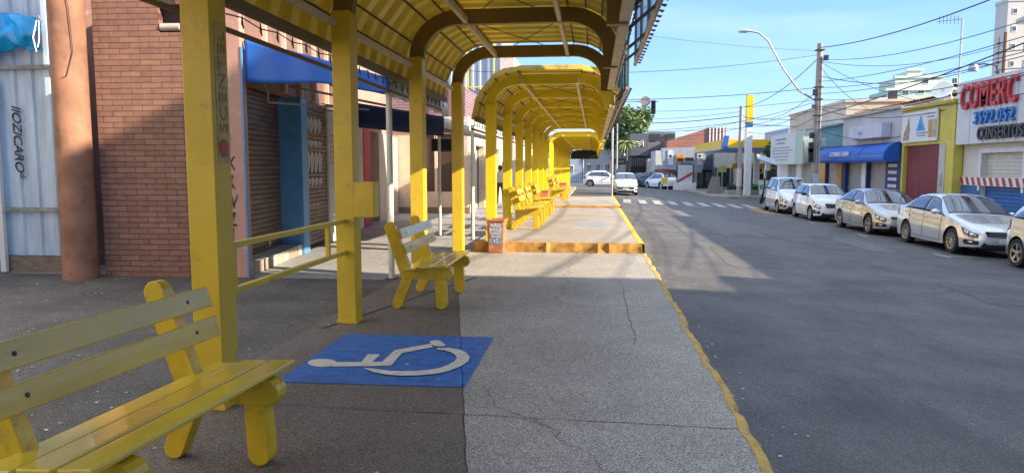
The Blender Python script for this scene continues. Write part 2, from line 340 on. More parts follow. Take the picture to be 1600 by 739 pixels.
kerb('platform_kerb', .86, .985, 13.84, 25.92, .19, -.17, mat('fresh_kerb_yellow', (.66, .44, .03), .7, var=.15, scale=5, bump=.5, bscale=18, dirt=(.4, .27, .08)), amp=.008)
kerb('platform_kerb', .86, .985, 25.93, 34.45, .275, -.17, MATS['fresh_kerb_yellow'], amp=.006)
kerb('platform_front', -2.33, .95, 13.80, 13.90, .19, -.01, KERBO, amp=.022, step=.07, side='y')
kerb('platform_front', -2.33, .95, 25.88, 26.0, .275, .18, KERBO, amp=.008, side='y')
# joints in the walkway
J = mat('joint_dark', (.05, .045, .04), .9)
def crack(pts, wd, name='pavement_joint', z=.004):
    g = MB(); rows = []
    for i, (x, y) in enumerate(pts):
        d = Vector((pts[min(i + 1, len(pts) - 1)][0] - pts[max(i - 1, 0)][0], pts[min(i + 1, len(pts) - 1)][1] - pts[max(i - 1, 0)][1])).normalized(); nx, ny = -d.y, d.x
        ww = wd * random.uniform(.4, 1.1); rows.append([(x - nx * ww, y - ny * ww, z), (x + nx * ww, y + ny * ww, z)])
    g.grid(rows); return struct(g.build(name, J))
crack([(-2.2 + i * .08, 4.62 - .01 * i * .3 + random.uniform(-.006, .006)) for i in range(40)], .004)
crack([(.065 - .2 * (1 + i * .1) + random.uniform(-.006, .006), 1 + i * .1) for i in range(95)], .004)
cx_ = .38; pts_ = []
for i in range(46): cx_ += random.uniform(-.018, .015); pts_.append((cx_, 6.6 + i * .07))
crack(pts_, .004)
crack([(-2.75 + .25 * i + random.uniform(-.02, .02), 6.9 + i * .9 + random.uniform(-.02, .02)) for i in range(5)] , .02)
# wheelchair marking painted on the floor
g = MB(); g.add([(-2.42, 5.12, .004), (-.95, 5.15, .004), (-.955, 6.745, .004), (-2.44, 6.72, .004)], [(0, 1, 2, 3)]); struct(g.build('blue_floor_marking', BLUEF))
SYM = [[(-2.14, 5.67), (-2.14, 5.63), (-2.15, 5.59), (-2.18, 5.56), (-2.22, 5.54), (-2.27, 5.55), (-2.32, 5.57), (-2.36, 5.6), (-2.39, 5.65), (-2.4, 5.69), (-2.39, 5.74), (-2.36, 5.77), (-2.32, 5.78), (-2.26, 5.78), (-2.21, 5.76), (-2.17, 5.72)], [(-2.19, 5.69), (-1.7, 5.76), (-1.67, 5.64), (-2.14, 5.56)], [(-1.97, 5.97), (-1.86, 5.98), (-1.85, 5.71), (-1.94, 5.7)], [(-1.77, 5.74), (-1.77, 6.13), (-1.5, 6.4), (-1.45, 6.28), (-1.68, 6.04), (-1.66, 5.64)], [(-1.53, 6.49), (-1.49, 6.54), (-1.44, 6.52), (-1.35, 6.37), (-1.36, 6.31), (-1.44, 6.31), (-1.5, 6.39)], [(-1.87, 5.54), (-1.76, 5.44), (-1.65, 5.38), (-1.51, 5.36), (-1.37, 5.38), (-1.24, 5.44), (-1.15, 5.53), (-1.08, 5.68), (-1.04, 5.84), (-1.06, 5.99), (-1.12, 6.12), (-1.19, 6.21), (-1.3, 6.26), (-1.41, 6.24), (-1.38, 6.18), (-1.33, 6.17), (-1.26, 6.12), (-1.21, 6.05), (-1.16, 5.94), (-1.16, 5.83), (-1.19, 5.71), (-1.24, 5.61), (-1.32, 5.54), (-1.42, 5.5), (-1.54, 5.48), (-1.64, 5.48), (-1.73, 5.51), (-1.79, 5.53)]]
for kk, poly in enumerate(SYM):
    g = MB(); g.add([(x, y, .0075 + .0012 * kk) for x, y in poly], [tuple(range(len(poly)))]); struct(g.build('wheelchair_symbol', WHITEF))
g = MB(); g.add([(-.35, 17.8, .194), (.3, 17.8, .194), (.3, 19.2, .194), (-.35, 19.2, .194)], [(0, 1, 2, 3)]); struct(g.build('grey_floor_marking', mat('worn_grey_blue', (.22, .27, .36), .8, dirt=(.45, .42, .4))))
for i in range(9):                                     # zebra crossing
    x = 1.55 + i * .82; g = MB()
    g.add([(x, 37.6, zr(x) + .005), (x + .42, 37.6, zr(x + .42) + .005), (x + .42 + .15, 41.6, zr(x + .42) + .006), (x + .15, 41.6, zr(x) + .006)], [(0, 1, 2, 3)]); struct(g.build('crossing_stripe', LINEW))
def strip(name, x0, y0, x1, y1, wd, m, dz=.005):
    d = Vector((x1 - x0, y1 - y0)).normalized(); nx, ny = -d.y * wd / 2, d.x * wd / 2; q = []
    for x, y in ((x0 - nx, y0 - ny), (x0 + nx, y0 + ny), (x1 + nx, y1 + ny), (x1 - nx, y1 - ny)): q.append((x, y, zr(x) + dz))
    g = MB(); g.add(q, [(0, 1, 2, 3)]); return struct(g.build(name, m))
for y0 in (17.6, 22.7, 28.0, 32.9): strip('parking_bay_line', 8.35, y0, 8.35, y0 + .9, .09, LINEW); strip('parking_bay_line', 8.4, y0 + .45, 9.6, y0 + .45, .09, LINEW)
for k in range(4): strip('yellow_road_mark', 7.7, 33.6 + k * 1.0, 8.4, 33.9 + k * 1.0, .45, LINEO)
PATCH = mat('asphalt_patch', (.085, .083, .08), .85, var=.25, scale=3, bump=.4, bscale=80)
PATCHL = mat('asphalt_patch_pale', (.12, .118, .115), .85, var=.2, scale=3, bump=.4, bscale=80)
def patch(cx, cy, rx, ry, m, seed):
    rnd = random.Random(seed); n = 26; q = []
    for k in range(n):
        a = 2 * math.pi * k / n; r = 1 + rnd.uniform(-.16, .16); x = cx + rx * r * math.copysign(abs(math.cos(a)) ** .6, math.cos(a)); y = cy + ry * r * math.copysign(abs(math.sin(a)) ** .6, math.sin(a))
        q.append((x, y, zr(x) + .004))
    g = MB(); g.add(q, [tuple(range(n))]); struct(g.build('road_patch', m))
patch(4.3, 27, .8, 6.5, PATCHL, 1); patch(3.2, 15.5, .55, 2.0, PATCH, 2); patch(7.2, 20, .4, 1.8, PATCHL, 3); patch(6.2, 12, .35, 1.1, PATCH, 4)
# right-hand pavement and the corner beyond the junction
g = MB(); g.box(10.85, 12.9, -30, 40.2, -.9, -.42); struct(g.build('pavement', CONC))
g = MB(); g.box(10.72, 10.848, -30, 40.2, -.9, -.415); struct(g.build('kerb', PALE))
g = MB(); g.prism([(8.3, 52.5), (9.3, 51.2), (40, 51.2), (40, 110), (8.3, 110)], 'z', -.9, -.36); struct(g.build('forecourt', FORE))
# ------------------------------------------------------------------ bus shelters
def arc_path(xl, zc, zt, rxl, xr, rxr, zr_end, zr_start, n=9):
    """outline of an arch: up from the post head, over the flat top, down to the street end"""
    p = []
    for i in range(n + 1):
        a = math.pi / 2 * i / n; p.append((xl + rxl * (1 - math.cos(a)), zc + (zt - zc) * math.sin(a)))
    for i in range(n + 1):
        a = math.pi / 2 * (1 - i / n); p.append((xr - rxr * (1 - math.cos(a)), zr_start + (zt - zr_start) * math.sin(a)))
    p.append((xr, zr_end)); return p
def offset(path, d):
    out = []
    for i, p in enumerate(path):
        a = Vector(path[max(i - 1, 0)]); b = Vector(path[min(i + 1, len(path) - 1)]); t = (b - a).normalized(); n = Vector((t.y, -t.x)); out.append((p[0] + n.x * d, p[1] + n.y * d))
    return out
def shelter(label, sx, cw, cd, ys, zf, zc, zt, rxl, xr, rxr, zend, band, beamM, colM, group, sign=True, detail=True, pitch=.44, y_start=None, y_end=None):
    x0, x1 = sx - cw, sx
    root = thing('bus_shelter', label, 'bus shelter', (x0, ys[0], zf), group)
    outer = arc_path(x0, zc, zt, rxl, xr, rxr, zend, zt - .62)
    inner = offset(outer, band)
    cols = []
    for y in ys:
        c = MB(); c.box(x0, x1, y, y + cd, zf - .02, zc); co = c.build('column', colM, root, bevel=.006); cols.append(co)
        a = MB(); ya, yb = y + cd * .25, y + cd * .25 + .11; n = len(outer)
        rows = [[(outer[i][0], ya, outer[i][1]), (outer[i][0], yb, outer[i][1]), (inner[i][0], yb, inner[i][1]), (inner[i][0], ya, inner[i][1])] for i in range(n)]
        a.grid(rows, close=True); k = len(a.v); a.f.append((0, 1, 2, 3)); a.f.append((k - 1, k - 2, k - 3, k - 4)); a.build('arch', beamM, root, smooth=True, angle=50)
        hb = MB(); hb.box(x0 - .012, x1 + .012, y - .012, y + cd + .012, zf - .01, zf + .025); hb.build('base_plate', colM, co)
    ya = y_start if y_start is not None else ys[0] - .1; yb = y_end if y_end is not None else ys[-1] + cd + .12
    # corrugated roof: straight facets lapped along the curve
    up = offset(outer, -.055)
    L = [(up[0][0] - .13, zc - .30), (up[0][0] - .06, zc + .02)]
    idx = [2, 5, 7, 9]; path = L + [up[i] for i in idx]; xm = (up[9][0] + up[10][0]) / 2
    path += [up[10], up[12], up[14], up[17], (up[18][0] + .02, up[18][1] + .1)]
    hgt = .12 if detail else .05
    for j in range(len(path) - 1):
        p, q = Vector(path[j]), Vector(path[j + 1]); d = (q - p).normalized(); nn = Vector((-d.y, d.x))
        if nn.y < 0 and abs(d.x) > .3: nn = -nn
        if j < 2: nn = Vector((-abs(nn.x), abs(nn.y)))
        p2 = p - d * .02 + nn * (.012 * (j % 2)); q2 = q + d * .02 + nn * (.012 * (j % 2)); rows = []; y = ya
        prof = []
        while y < yb:
            for dy, h in ((0, 0), (pitch * .42, 0), (pitch * .5, hgt), (pitch * .92, hgt)):
                if y + dy <= yb: prof.append((y + dy, h))
            y += pitch
        rows = [[(p2.x + nn.x * h, yy, p2.y + nn.y * h) for yy, h in prof], [(q2.x + nn.x * h, yy, q2.y + nn.y * h) for yy, h in prof]]
        g = MB(); g.grid(rows); o = g.build('roof_panel', DECK, root)
        so = o.modifiers.new('thick', 'SOLIDIFY'); so.thickness = .006; so.offset = 1
        if detail or j in (2, 4):
            if 1 <= j < len(path) - 1:
                g = MB(); g.bar((p.x + nn.x * -.012, ya, p.y - .012), (p.x + nn.x * -.012, yb, p.y - .012), .018, .018); g.build('lap_rod', DARKM, root)
    # purlins between the arches and below the eaves
    ft = inner[9][1]
    for px in (x0 + rxl * 1.12, xr - rxr * 1.15):
        g = MB(); g.bar((px, ya, ft + .05), (px, yb, ft + .05), .06, .09); g.build('purlin', CREAM if detail else beamM, root, bevel=.004)
    g = MB(); g.bar((x0 - .01, ya, zc - .11), (x0 - .01, yb, zc - .11), .05, .07); g.bar((x0 - .01, ya, zc - .11), (x0 - .01, yb, zc - .11), .05, .07); 
    g = MB(); g.bar((x0 + .0, ya, zc - .14), (x0 + .0, ya + .01, zc - .14), .01)
    for i in range(len(ys) - 1):
        g = MB(); g.bar((x0 + .04, ys[i] + cd, zc - .13), (x0 + .04, ys[i + 1], zc - .13), .05, .07); g.build('eaves_rail', CREAM if detail else colM, root, bevel=.004)
        if detail:
            ymid0, ymid1 = ys[i] + .2, ys[i + 1]
            g = MB(); g.tube([(x0 + rxl * 1.2, ymid0, ft + .06), (xr - rxr * 1.2, ymid1, ft + .06)], .007, 5); g.tube([(xr - rxr * 1.2, ymid0, ft + .04), (x0 + rxl * 1.2, ymid1, ft + .04)], .007, 5); g.build('brace_rod', DARKM, root)
    g = MB(); g.bar((x0 - .17, ya, zc - .30), (x0 - .17, yb, zc - .30), .07, .09); g.build('gutter', BEAM if not detail else mat('dark_gutter', (.16, .115, .05), .6), root)
    # street edge: cream channel, frames of sign sheets and a lit outer pipe
    g = MB(); g.box(xr - .09, xr + .02, ya + .02, yb - .02, zend + .02, zend + .07); g.box(xr + .0, xr + .02, ya + .02, yb - .02, zend + .07, zend + .26); g.build('edge_channel', CREAM, root)
    if sign:
        xo = xr + sign[0]; zb = sign[1]; zt2 = sign[2]
        g = MB(); g.tube([(xo, ya, zb), (xo, yb, zb)], .035, 8); g.build('outer_pipe', mat('dirty_pipe', (.36, .29, .22), .6, var=.25), root, smooth=True)
        bounds = [ya] + [y + .1 for y in ys[1:-1]] + [yb]
        for i in range(len(bounds) - 1):
            a, b = bounds[i], bounds[i + 1]
            g = MB()
            for zz in (zb + .07, zt2 - .03): g.bar((xo, a + .03, zz), (xo, b - .03, zz), .04, .05)
            for k in range(3): yy = a + .05 + (b - a - .1) * k / 2; g.bar((xo, yy, zb + .05), (xo, yy, zt2 - .02), .04, .05)
            fr = g.build('sign_frame', GREENF, root)
            g = MB(); g.box(xo + .02, xo + .03, a + .04, b - .04, zb + .05, zt2); g.build('sign_sheet', SKYP, fr)
            for yy in (a + .3, (a + b) / 2):
                g = MB(); g.bar((xr + .01, yy, zend + .2), (xo - .01, yy, zb + .03), .04, .04); g.build('bracket', DARKM, fr); g = MB(); g.bar((xr - .25, yy, zt + .02), (xo - .01, yy, zt + .35), .035, .035); g.build('bracket', DARKM, fr)
        if detail:
            g = MB(); pts = []; y = ya + .1; k = 0
            while y < yb:
                pts.append((xo + .04, y, zb + .045 - (.02 if k % 2 else 0))); g.tube([(xo + .035, y, zb - .0), (xo + .075, y, zb - .01), (xo + .095, y, zb + .0)], [.012, .02, .008], 6); y += .31; k += 1
            g.tube(pts, .006, 4)
            y = ya; k = 0; pts = []
            while y < yb:
                pts.append((xr + .07, y, zend + .14 - .05 * (k % 2))); g.tube([(xr + .07, y, zend + .14), (xr + .07, y, zend + .085)], .011, 5); y += .22; k += 1
            g.tube(pts, .006, 4); g.build('light_string', BLK, root)
            g = MB(); y = ya; k = 0; pts = []
            while y < yb:
                pts.append((x0 - .2, y, zc - .37 - .03 * (k % 2))); g.tube([(x0 - .2, y, zc - .35), (x0 - .2, y, zc - .42), (x0 - .19, y, zc - .46)], [.005, .012, .006], 5); y += .33; k += 1
            g.tube(pts, .006, 4); g.build('light_string', BLK, root)
            g = MB(); g.bar((x0 - .24, ya, zc - .50), (x0 - .24, yb, zc - .50), .035, .035); g.build('eaves_pipe', MATS['dark_gutter'], root)
    return root, cols
YA = [-1.7, 1.4, 4.48, 7.21, 10.3, 13.42]
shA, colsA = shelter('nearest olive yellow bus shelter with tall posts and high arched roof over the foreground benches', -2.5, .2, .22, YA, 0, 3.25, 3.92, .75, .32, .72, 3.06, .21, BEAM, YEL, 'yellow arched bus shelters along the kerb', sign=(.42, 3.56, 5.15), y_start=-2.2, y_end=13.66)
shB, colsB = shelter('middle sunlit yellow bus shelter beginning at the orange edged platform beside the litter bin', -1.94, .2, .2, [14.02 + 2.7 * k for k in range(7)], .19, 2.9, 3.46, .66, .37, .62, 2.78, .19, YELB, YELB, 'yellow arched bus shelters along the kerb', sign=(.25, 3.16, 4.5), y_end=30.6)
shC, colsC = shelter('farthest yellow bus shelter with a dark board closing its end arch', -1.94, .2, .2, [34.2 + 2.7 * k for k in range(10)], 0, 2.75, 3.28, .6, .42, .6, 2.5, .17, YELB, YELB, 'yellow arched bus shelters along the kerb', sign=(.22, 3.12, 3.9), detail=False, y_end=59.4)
g = MB(); g.prism([(-1.9, 2.35), (.36, 2.35), (.36, 2.75), (.1, 3.02), (-.2, 3.08), (-1.4, 3.08), (-1.75, 2.98), (-1.9, 2.7)], 'y', 59.0, 59.08); g.build('end_board', mat('dark_board', (.03, .025, .03), .6), shC)
# near column extras
c1, c2 = colsA[2], colsA[3]
g = MB(); g.box(-2.499, -2.497, 4.53, 4.68, 1.68, 2.62); g.build('sticker', mat('old_sticker', (.42, .34, .06), .3, var=.25, scale=6, dirt=(.42, .38, .25)), c1)
STK = mat('sticker_red', (.42, .05, .02), .45, var=.2, dirt=(.3, .2, .05))
g = MB(); g.lathe([(0, .004), (.06, .004), (.06, 0)], (-2.4965, 4.605, 1.78), 'x', 24); g.build('sticker_ball', STK, c1)
text('SCENTEL', (-2.4945, 4.66, 1.88), (0, 0, 1), (0, -1, 0), .135, mat('sticker_brown', (.36, .22, .05), .5, var=.3, scale=20), c1, 'sticker_lettering', ext=.0008, sx=1.15, space=1.12)
g = MB(); g.box(-2.498, -2.28, 7.2, 7.4, 1.13, 1.5); jb = g.build('junction_box', YEL, c2, bevel=.008)
# railing between the first two near posts
rr = thing('handrail', 'low yellow metal railing fixed between the two nearest shelter posts', 'railing', (-2.6, 4.7, .7))
for zz in (1.09, .76):
    g = MB(); g.bar((-2.6, 4.7, zz), (-2.6, 7.21, zz), .045, .045); g.build('rail', YEL, rr, bevel=.004)
for yy in (4.86, 6.72):
    g = MB(); g.bar((-2.6, yy, .783), (-2.6, yy, 1.067), .04, .05); g.build('baluster', YEL, rr, bevel=.004)
# ------------------------------------------------------------------ benches
def capsule(a, b, r0, r1, n=7):
    """2D outline of a rounded bar from a to b"""
    a, b = Vector(a), Vector(b); d = (b - a).normalized(); th = math.atan2(d.y, d.x); out = []
    for i in range(n + 1): t = th - math.pi / 2 + math.pi * i / n; out.append((b.x + r1 * math.cos(t), b.y + r1 * math.sin(t)))
    for i in range(n + 1): t = th + math.pi / 2 + math.pi * i / n; out.append((a.x + r0 * math.cos(t), a.y + r0 * math.sin(t)))
    return out
SLAT = mat('weathered_yellow_slat', (.62, .45, .04), .2, var=.15, scale=3, bump=.25, bscale=12, coat=.3, dirt=(.5, .42, .14), stretch=(1, .4, 1))
def bench(label):
    root = thing('park_bench', label, 'bench', (0, 0, 0), 'yellow benches under the shelters')
    for k, y in enumerate((0, 1.12)):
        f = MB(); f.prism(capsule((-.42, .415), (.06, .42), .064, .074), 'y', y, y + .1); sf = f.build('side_frame', YEL2, root, bevel=.007)
        for ip, poly in enumerate((capsule((-.015, .35), (.0, .066), .064, .066), capsule((-.40, .37), (-.53, .06), .064, .06), capsule((-.41, .38), (-.61, .955), .072, .064))):
            f = MB(); yy0, yy1 = y + .003 + .003 * ip, y + .097 - .003 * ip; f.prism(poly, 'y', yy0, yy1); nm = 'back_post' if poly[0][1] > .5 else 'leg'; f.build(nm, YEL2, sf, bevel=.007)
    for i, x in enumerate((-.335, -.155, .025)):
        z = .502 - (.012 if i == 0 else 0) + .012 * i; f = MB(); M = Matrix.Translation((x, 0, z)) @ Matrix.Rotation(R(-4), 4, 'Y'); f.box(-.078, .078, -.17, 1.38, -.014, .014, M); f.build('seat_slat', SLAT, root, bevel=.008)
    for i, (x, z) in enumerate(((-.425, .725), (-.475, .895))):
        f = MB(); M = Matrix.Translation((x + .035, 0, z)) @ Matrix.Rotation(R(-18), 4, 'Y'); f.box(-.013, .013, -.15, 1.38, -.06, .06, M); s = f.build('back_slat', SLAT, root, bevel=.006)
        for yy in (.05, 1.17):
            f = MB(); f.lathe([(0, .017), (.011, .016), (.012, .012)], (0, 0, 0), 'x', 8); f.v = [tuple(M @ Vector((q[0], q[1] + yy, q[2]))) for q in f.v]; f.build('bolt', DARKM, s)
    return root
index_kids()
B0 = bench('nearest yellow slatted bench filling the lower left foreground'); B0.location = (-1.91, 2.5, 0); B0.rotation_euler.z = R(-4)
index_kids()
for lab, x, y, z in (('yellow bench with pale sunlit backrest standing alone behind the blue floor marking', -1.75, 8.03, 0),
                     ('sunlit yellow bench just behind the orange litter bin, nearest on the raised platform', -1.33, 16.6, .19),
                     ('second sunlit yellow bench on the raised platform, close behind the first', -1.33, 18.6, .19),
                     ('sunlit yellow bench beside the grey floor patch, third on the raised platform', -1.33, 21.6, .19),
                     ('yellow bench on the second raised platform, the nearer one of two there', -1.18, 28.2, .275),
                     ('farthest small yellow bench at the end of the second raised platform', -1.18, 31.2, .275)):
    b = copytree(B0); b.location = (x, y, z); b.rotation_euler.z = 0; b['label'] = lab
# ------------------------------------------------------------------ litter bins
BINM = mat('faded_orange_plastic', (.50, .17, .075), .5, var=.18, scale=3, dirt=(.6, .36, .24))
def bin_(label, x, y, z, h=.66, wd=.36, sc=True):
    t = thing('litter_bin', label, 'litter bin', (x, y, z), 'orange litter bins beside the shelter posts')
    g = MB(); a, b = wd * .43, wd * .5; rows = []
    for r, zz in ((a * .9, z), (a, z + .02), (b, z + h - .04), (b + .02, z + h - .035), (b + .022, z + h), (b - .01, z + h), (b - .03, z + h - .1), (.01, z + h - .12)):
        rows.append([(x + sxx * r, y + syy * r, zz) for sxx, syy in ((-.85, -1), (.85, -1), (1, -.85), (1, .85), (.85, 1), (-.85, 1), (-1, .85), (-1, -.85))])
    g.grid(rows, close=True); g.build('body', BINM, t, smooth=True, angle=25)
    return t
bn = bin_('orange litter bin with grey notice standing in front of the raised platform', -1.87, 13.72, 0)
g = MB(); yy0 = 13.72 - .172; g.add([(-1.995, yy0 + .008, .17), (-1.745, yy0 + .008, .17), (-1.735, yy0 - .012, .585), (-2.005, yy0 - .012, .585)], [(0, 1, 2, 3)]); so = g.build('notice', mat('grey_notice', (.22, .24, .30), .5, var=.2, scale=9), bn); m_ = so.modifiers.new('t', 'SOLIDIFY'); m_.thickness = .003
PW = mat('notice_white', (.65, .65, .65), .5)
for s, zz, sz in (('NÃO', .51, .085), ('JOGUE', .435, .078), ('LIXO', .36, .085), ('EM VIAS', .305, .045)):
    text(s, (-1.87, 13.72 - .198 + (.585 - zz) * .05, zz), (1, 0, 0), (0, -.05, 1), sz, PW, so, 'notice_lettering', .001, 'CENTER', off=.0015)
g = MB()
for k in range(3):
    a0 = 2 * math.pi * k / 3 + .5; pts = [(-1.87 + .032 * math.cos(a0 + i * .32), 13.72 - .174, .245 + .032 * math.sin(a0 + i * .32)) for i in range(5)]; g.tube(pts, .006, 5)
g.build('recycling_mark', PW, so)
g = MB(); g.tube([(-1.68, 13.66 + .03 * math.cos(i * .7), .5 + .05 * math.sin(i * .7) + i * .002) for i in range(10)], .004, 4); g.build('scrawl', INK, bn)
bin_('orange litter bin between the platform benches', -1.75, 25.2, .19)
bin_('farthest orange litter bin by the last bench', -1.45, 34.0, .275)
# ------------------------------------------------------------------ wall and shutter helpers
def cells(g, u0, u1, z0, z1, holes, put):
    us = sorted({u0, u1} | {h[0] for h in holes} | {h[1] for h in holes}); zs = sorted({z0, z1} | {h[2] for h in holes} | {h[3] for h in holes})
    for i in range(len(us) - 1):
        for j in range(len(zs) - 1):
            a, b, c, d = us[i], us[i + 1], zs[j], zs[j + 1]; cu, cz = (a + b) / 2, (c + d) / 2
            if not any(h[0] < cu < h[1] and h[2] < cz < h[3] for h in holes): put(a, b, c, d)
def wall_x(x0, x1, ya, yb, za, zb, holes, m, name, parent, bevel=0):
    g = MB(); cells(g, ya, yb, za, zb, holes, lambda a, b, c, d: g.box(x0, x1, a, b, c, d)); return g.build(name, m, parent)
def wall_y(y0, y1, xa, xb, za, zb, holes, m, name, parent):
    g = MB(); cells(g, xa, xb, za, zb, holes, lambda a, b, c, d: g.box(a, b, y0, y1, c, d)); return g.build(name, m, parent)
def shutter(P, u0, u1, z0, z1, m, parent, name='roller_shutter', pitch=.085, amp=.014, vertical=False):
    """P(u, depth, z) -> world; a rolled steel curtain of curved slats"""
    prof = []; lo, hi = (u0, u1) if vertical else (z0, z1); z = lo
    while z < hi:
        for t, d in ((0, 0), (.12, amp), (.5, amp * 1.25), (.88, amp)):
            if z + t * pitch <= hi: prof.append((z + t * pitch, d))
        z += pitch
    g = MB()
    if vertical: g.grid([[P(q, d, z0) for q, d in prof], [P(q, d, z1) for q, d in prof]])
    else: g.grid([[P(u0, d, q) for q, d in prof], [P(u1, d, q) for q, d in prof]])
    o = g.build(name, m, parent); s = o.modifiers.new('t', 'SOLIDIFY'); s.thickness = .01; return o
# ------------------------------------------------------------------ left: sheet fence, round column, brick corner
f = thing('sheet_fence', 'pale blue corrugated metal sheet fence with black spray lettering beside the round column', 'fence', (-9, 10.25, 0))
prof = []; x = -12.2
while x < -7.9:
    for dx, h in ((0, 0), (.16, 0), (.19, .035), (.27, .035), (.30, 0)): prof.append((x + dx, h))
    x += .30
g = MB(); g.grid([[(a, 10.25 - h, .27) for a, h in prof], [(a, 10.25 - h, 4.9) for a, h in prof]]); g.build('corrugated_sheet', FENCEM, f)
for zz in (1.0, 3.18): g = MB(); g.bar((-12.2, 10.17, zz), (-7.95, 10.17, zz), .045, .06); g.build('batten', BATTEN, f, bevel=.004)
g = MB(); g.box(-12.2, -8.0, 10.2, 10.26, .0, .26); g.build('base_board', BOARD, f)
for x, wd in ((-9.22, .09), (-8.06, .07)): g = MB(); g.box(x - wd / 2, x + wd / 2, 10.1, 10.16, .02, 3.0 if x < -9 else 2.9); g.build('post', WHITE, f)
text('IIOZICARO*', (-8.98, 10.195, 2.62), (0, 0, -1), (1, 0, 0), .22, INK, f, 'spray_lettering', .002, sx=1.0, shear=.3, space=.92)
# tarp hanging over the fence
def cloth(P, nu, nv, m, name, parent=None, th=.008):
    g = MB(); g.grid([[P(i / nu, j / nv) for j in range(nv + 1)] for i in range(nu + 1)]); o = g.build(name, m, parent, smooth=True, angle=80)
    s = o.modifiers.new('t', 'SOLIDIFY'); s.thickness = th; return o
def tp(u, v):
    x = -11.6 + 3.35 * u; z = 4.02 - .1 * u - v * (1.0 - .5 * u + .14 * math.sin(u * 13)) + .04 * math.sin(u * 17 + v * 3)
    return (x + .05 * math.sin(v * 9 + u * 5), 10.05 - .10 * math.sin(v * 3) - .05 * math.sin(u * 21 + v * 4) - .1 * v * math.sin(u * 7) - .05 * abs(math.sin(u * 27 + v * 5 + 2 * math.sin(v * 4 + u * 9))) - .025 * math.sin(v * 9 - u * 15 + 2 * math.sin(u * 31)), z - .05 * abs(math.sin(u * 29)) * v)
tag(cloth(tp, 110, 30, TARP, 'tarpaulin'), 'crumpled bright blue plastic tarp tied over the top of the sheet fence', 'tarp')
g = MB(); g.tube([(-8.25, 9.98, 3.9), (-8.05, 9.8, 3.78), (-7.8, 9.55, 3.72)], .012, 5); g.tube([(-7.97, 9.6, 3.75), (-8.0, 9.55, 3.5), (-7.96, 9.55, 3.3)], .009, 5); g.tube([(-7.93, 9.6, 3.75), (-7.91, 9.55, 3.45), (-7.94, 9.55, 3.36)], .009, 5)
tag(g.build('rope', WHITE), 'frayed white rope tying the blue tarp to the round column', 'rope')
c = thing('round_column', 'tall round terracotta plastered column between the sheet fence and brick wall', 'column', (-7.5, 9.75, 0))
g = MB(); g.lathe([(.01, -.3), (.25, -.3), (.25, .04), (.24, .3), (.235, 2.5), (.235, 5.3), (.01, 5.3)], (-7.62, 9.75, 0), 'z', 40); g.build('shaft', TERRA, c, smooth=True)
g = MB(); g.tube([(-7.50, 9.53, 5.2), (-7.47, 9.54, 4.2), (-7.44, 9.56, 3.9), (-7.42, 9.58, 3.3), (-7.50, 9.53, 2.95), (-7.56, 9.51, 2.92)], .006, 5); g.build('wire', DARKM, c)
b = thing('corner_building', 'brick fronted corner shop with terracotta end pillar and brown roller shutters', 'building', (-9, 12, 0))
MBR = Matrix.Translation((-7.38, 9.96, 0)) @ Matrix.Rotation(R(2.5), 4, 'Z')
g = MB()
for q in ((0, 1.9, 0, 3.62), (0, 1.02, 3.62, 4.02), (1.36, 1.9, 3.62, 4.02), (0, 1.9, 4.02, 5.3)): g.box(q[0], q[1], 0, .3, q[2], q[3], MBR)
g.build('brick_wall', BRICK, b)
g = MB(); g.box(1.02, 1.36, .12, .3, 3.62, 4.02, MBR); g.build('hole_back', mat('hole_dark', (.05, .03, .025), .9), b)
g = MB(); g.tube([MBR @ Vector((1.04, .03, 3.70)), MBR @ Vector((1.33, .03, 3.70))], .055, 10); g.build('pipe', mat('old_pipe', (.42, .38, .33), .6), b, smooth=True)
g = MB(); g.prism([(1.02, 4.02), (1.1, 4.2), (1.25, 4.1), (1.3, 4.03)], 'y', -.004, .02); g.v = [tuple(MBR @ Vector(q)) for q in g.v]; g.build('broken_render', MATS['hole_dark'], b)
g = MB(); g.box(-5.48, -5.14, 10.04, 10.2, 0, 5.3); g.build('end_pillar', PINKP, b, bevel=.01)
g = MB(); g.box(-5.138, -5.118, 10.03, 10.07, 0, 3.4); g.build('blue_edge', BLUEP, b)
for k, (xx, s, z0) in enumerate(((-5.43, 'Y', 1.92), (-5.40, 'K', 1.62), (-5.42, 'X', 1.33), (-5.38, 'V', 1.05), (-5.40, 'Z', .78), (-5.38, 'J', .55))):
    text(s, (xx, 10.03, z0), (1, 0, .15 * (-1) ** k), (0, 0, 1), .30, INK, b, 'spray_mark', .002, sx=.62)
A0 = Vector((-5.15, 10.15, 0)); U = Vector((-.127, .992, 0)).normalized(); Nn = Vector((U.y, -U.x, 0))
def FP(s, d, z): return A0 + U * s + Nn * d + Vector((0, 0, z))
FM = Matrix((U, Nn, Vector((0, 0, 1)))).transposed().to_4x4(); FM.translation = A0
def fbox(name, m, p, *a, bevel=0):
    g = MB(); g.box(*a, FM); return g.build(name, m, p, bevel=bevel)
fbox('upper_wall', BROWNP, b, .02, 7.0, -.30, -.02, 2.95, 5.3)
fbox('body_wall', PINKP, b, 1.4, 7.0, -5.5, -.62, 0, 5.28)
g = MB(); g.box(-5.9, -5.5, 10.2, 10.9, 0, 5.2); g.build('inner_wall', PINKP, b)
for z0 in (3.5, 4.35): fbox('frame_band', PINKL, b, .0, 7.0, -.02, .06, z0, z0 + .07)
for s in (0.9, 1.9, 2.9, 3.9, 4.9, 5.9, 6.9): fbox('frame_post', PINKL, b, s, s + .07, -.02, .05, 2.96, 5.2)
shutter(lambda u, d, z: FP(u, -.42 + d, z), .05, 2.92, .17, 2.95, SHUT, b)
fbox('threshold', TILEF, b, .06, 2.86, -.42, -.03, 0, .17)
fbox('threshold_slab', CONC, b, .06, 2.86, -.42, -.02, .171, .185)
fbox('blue_pillar', BLUEP, b, 2.88, 3.28, -.47, .02, 0, 2.95, bevel=.008)
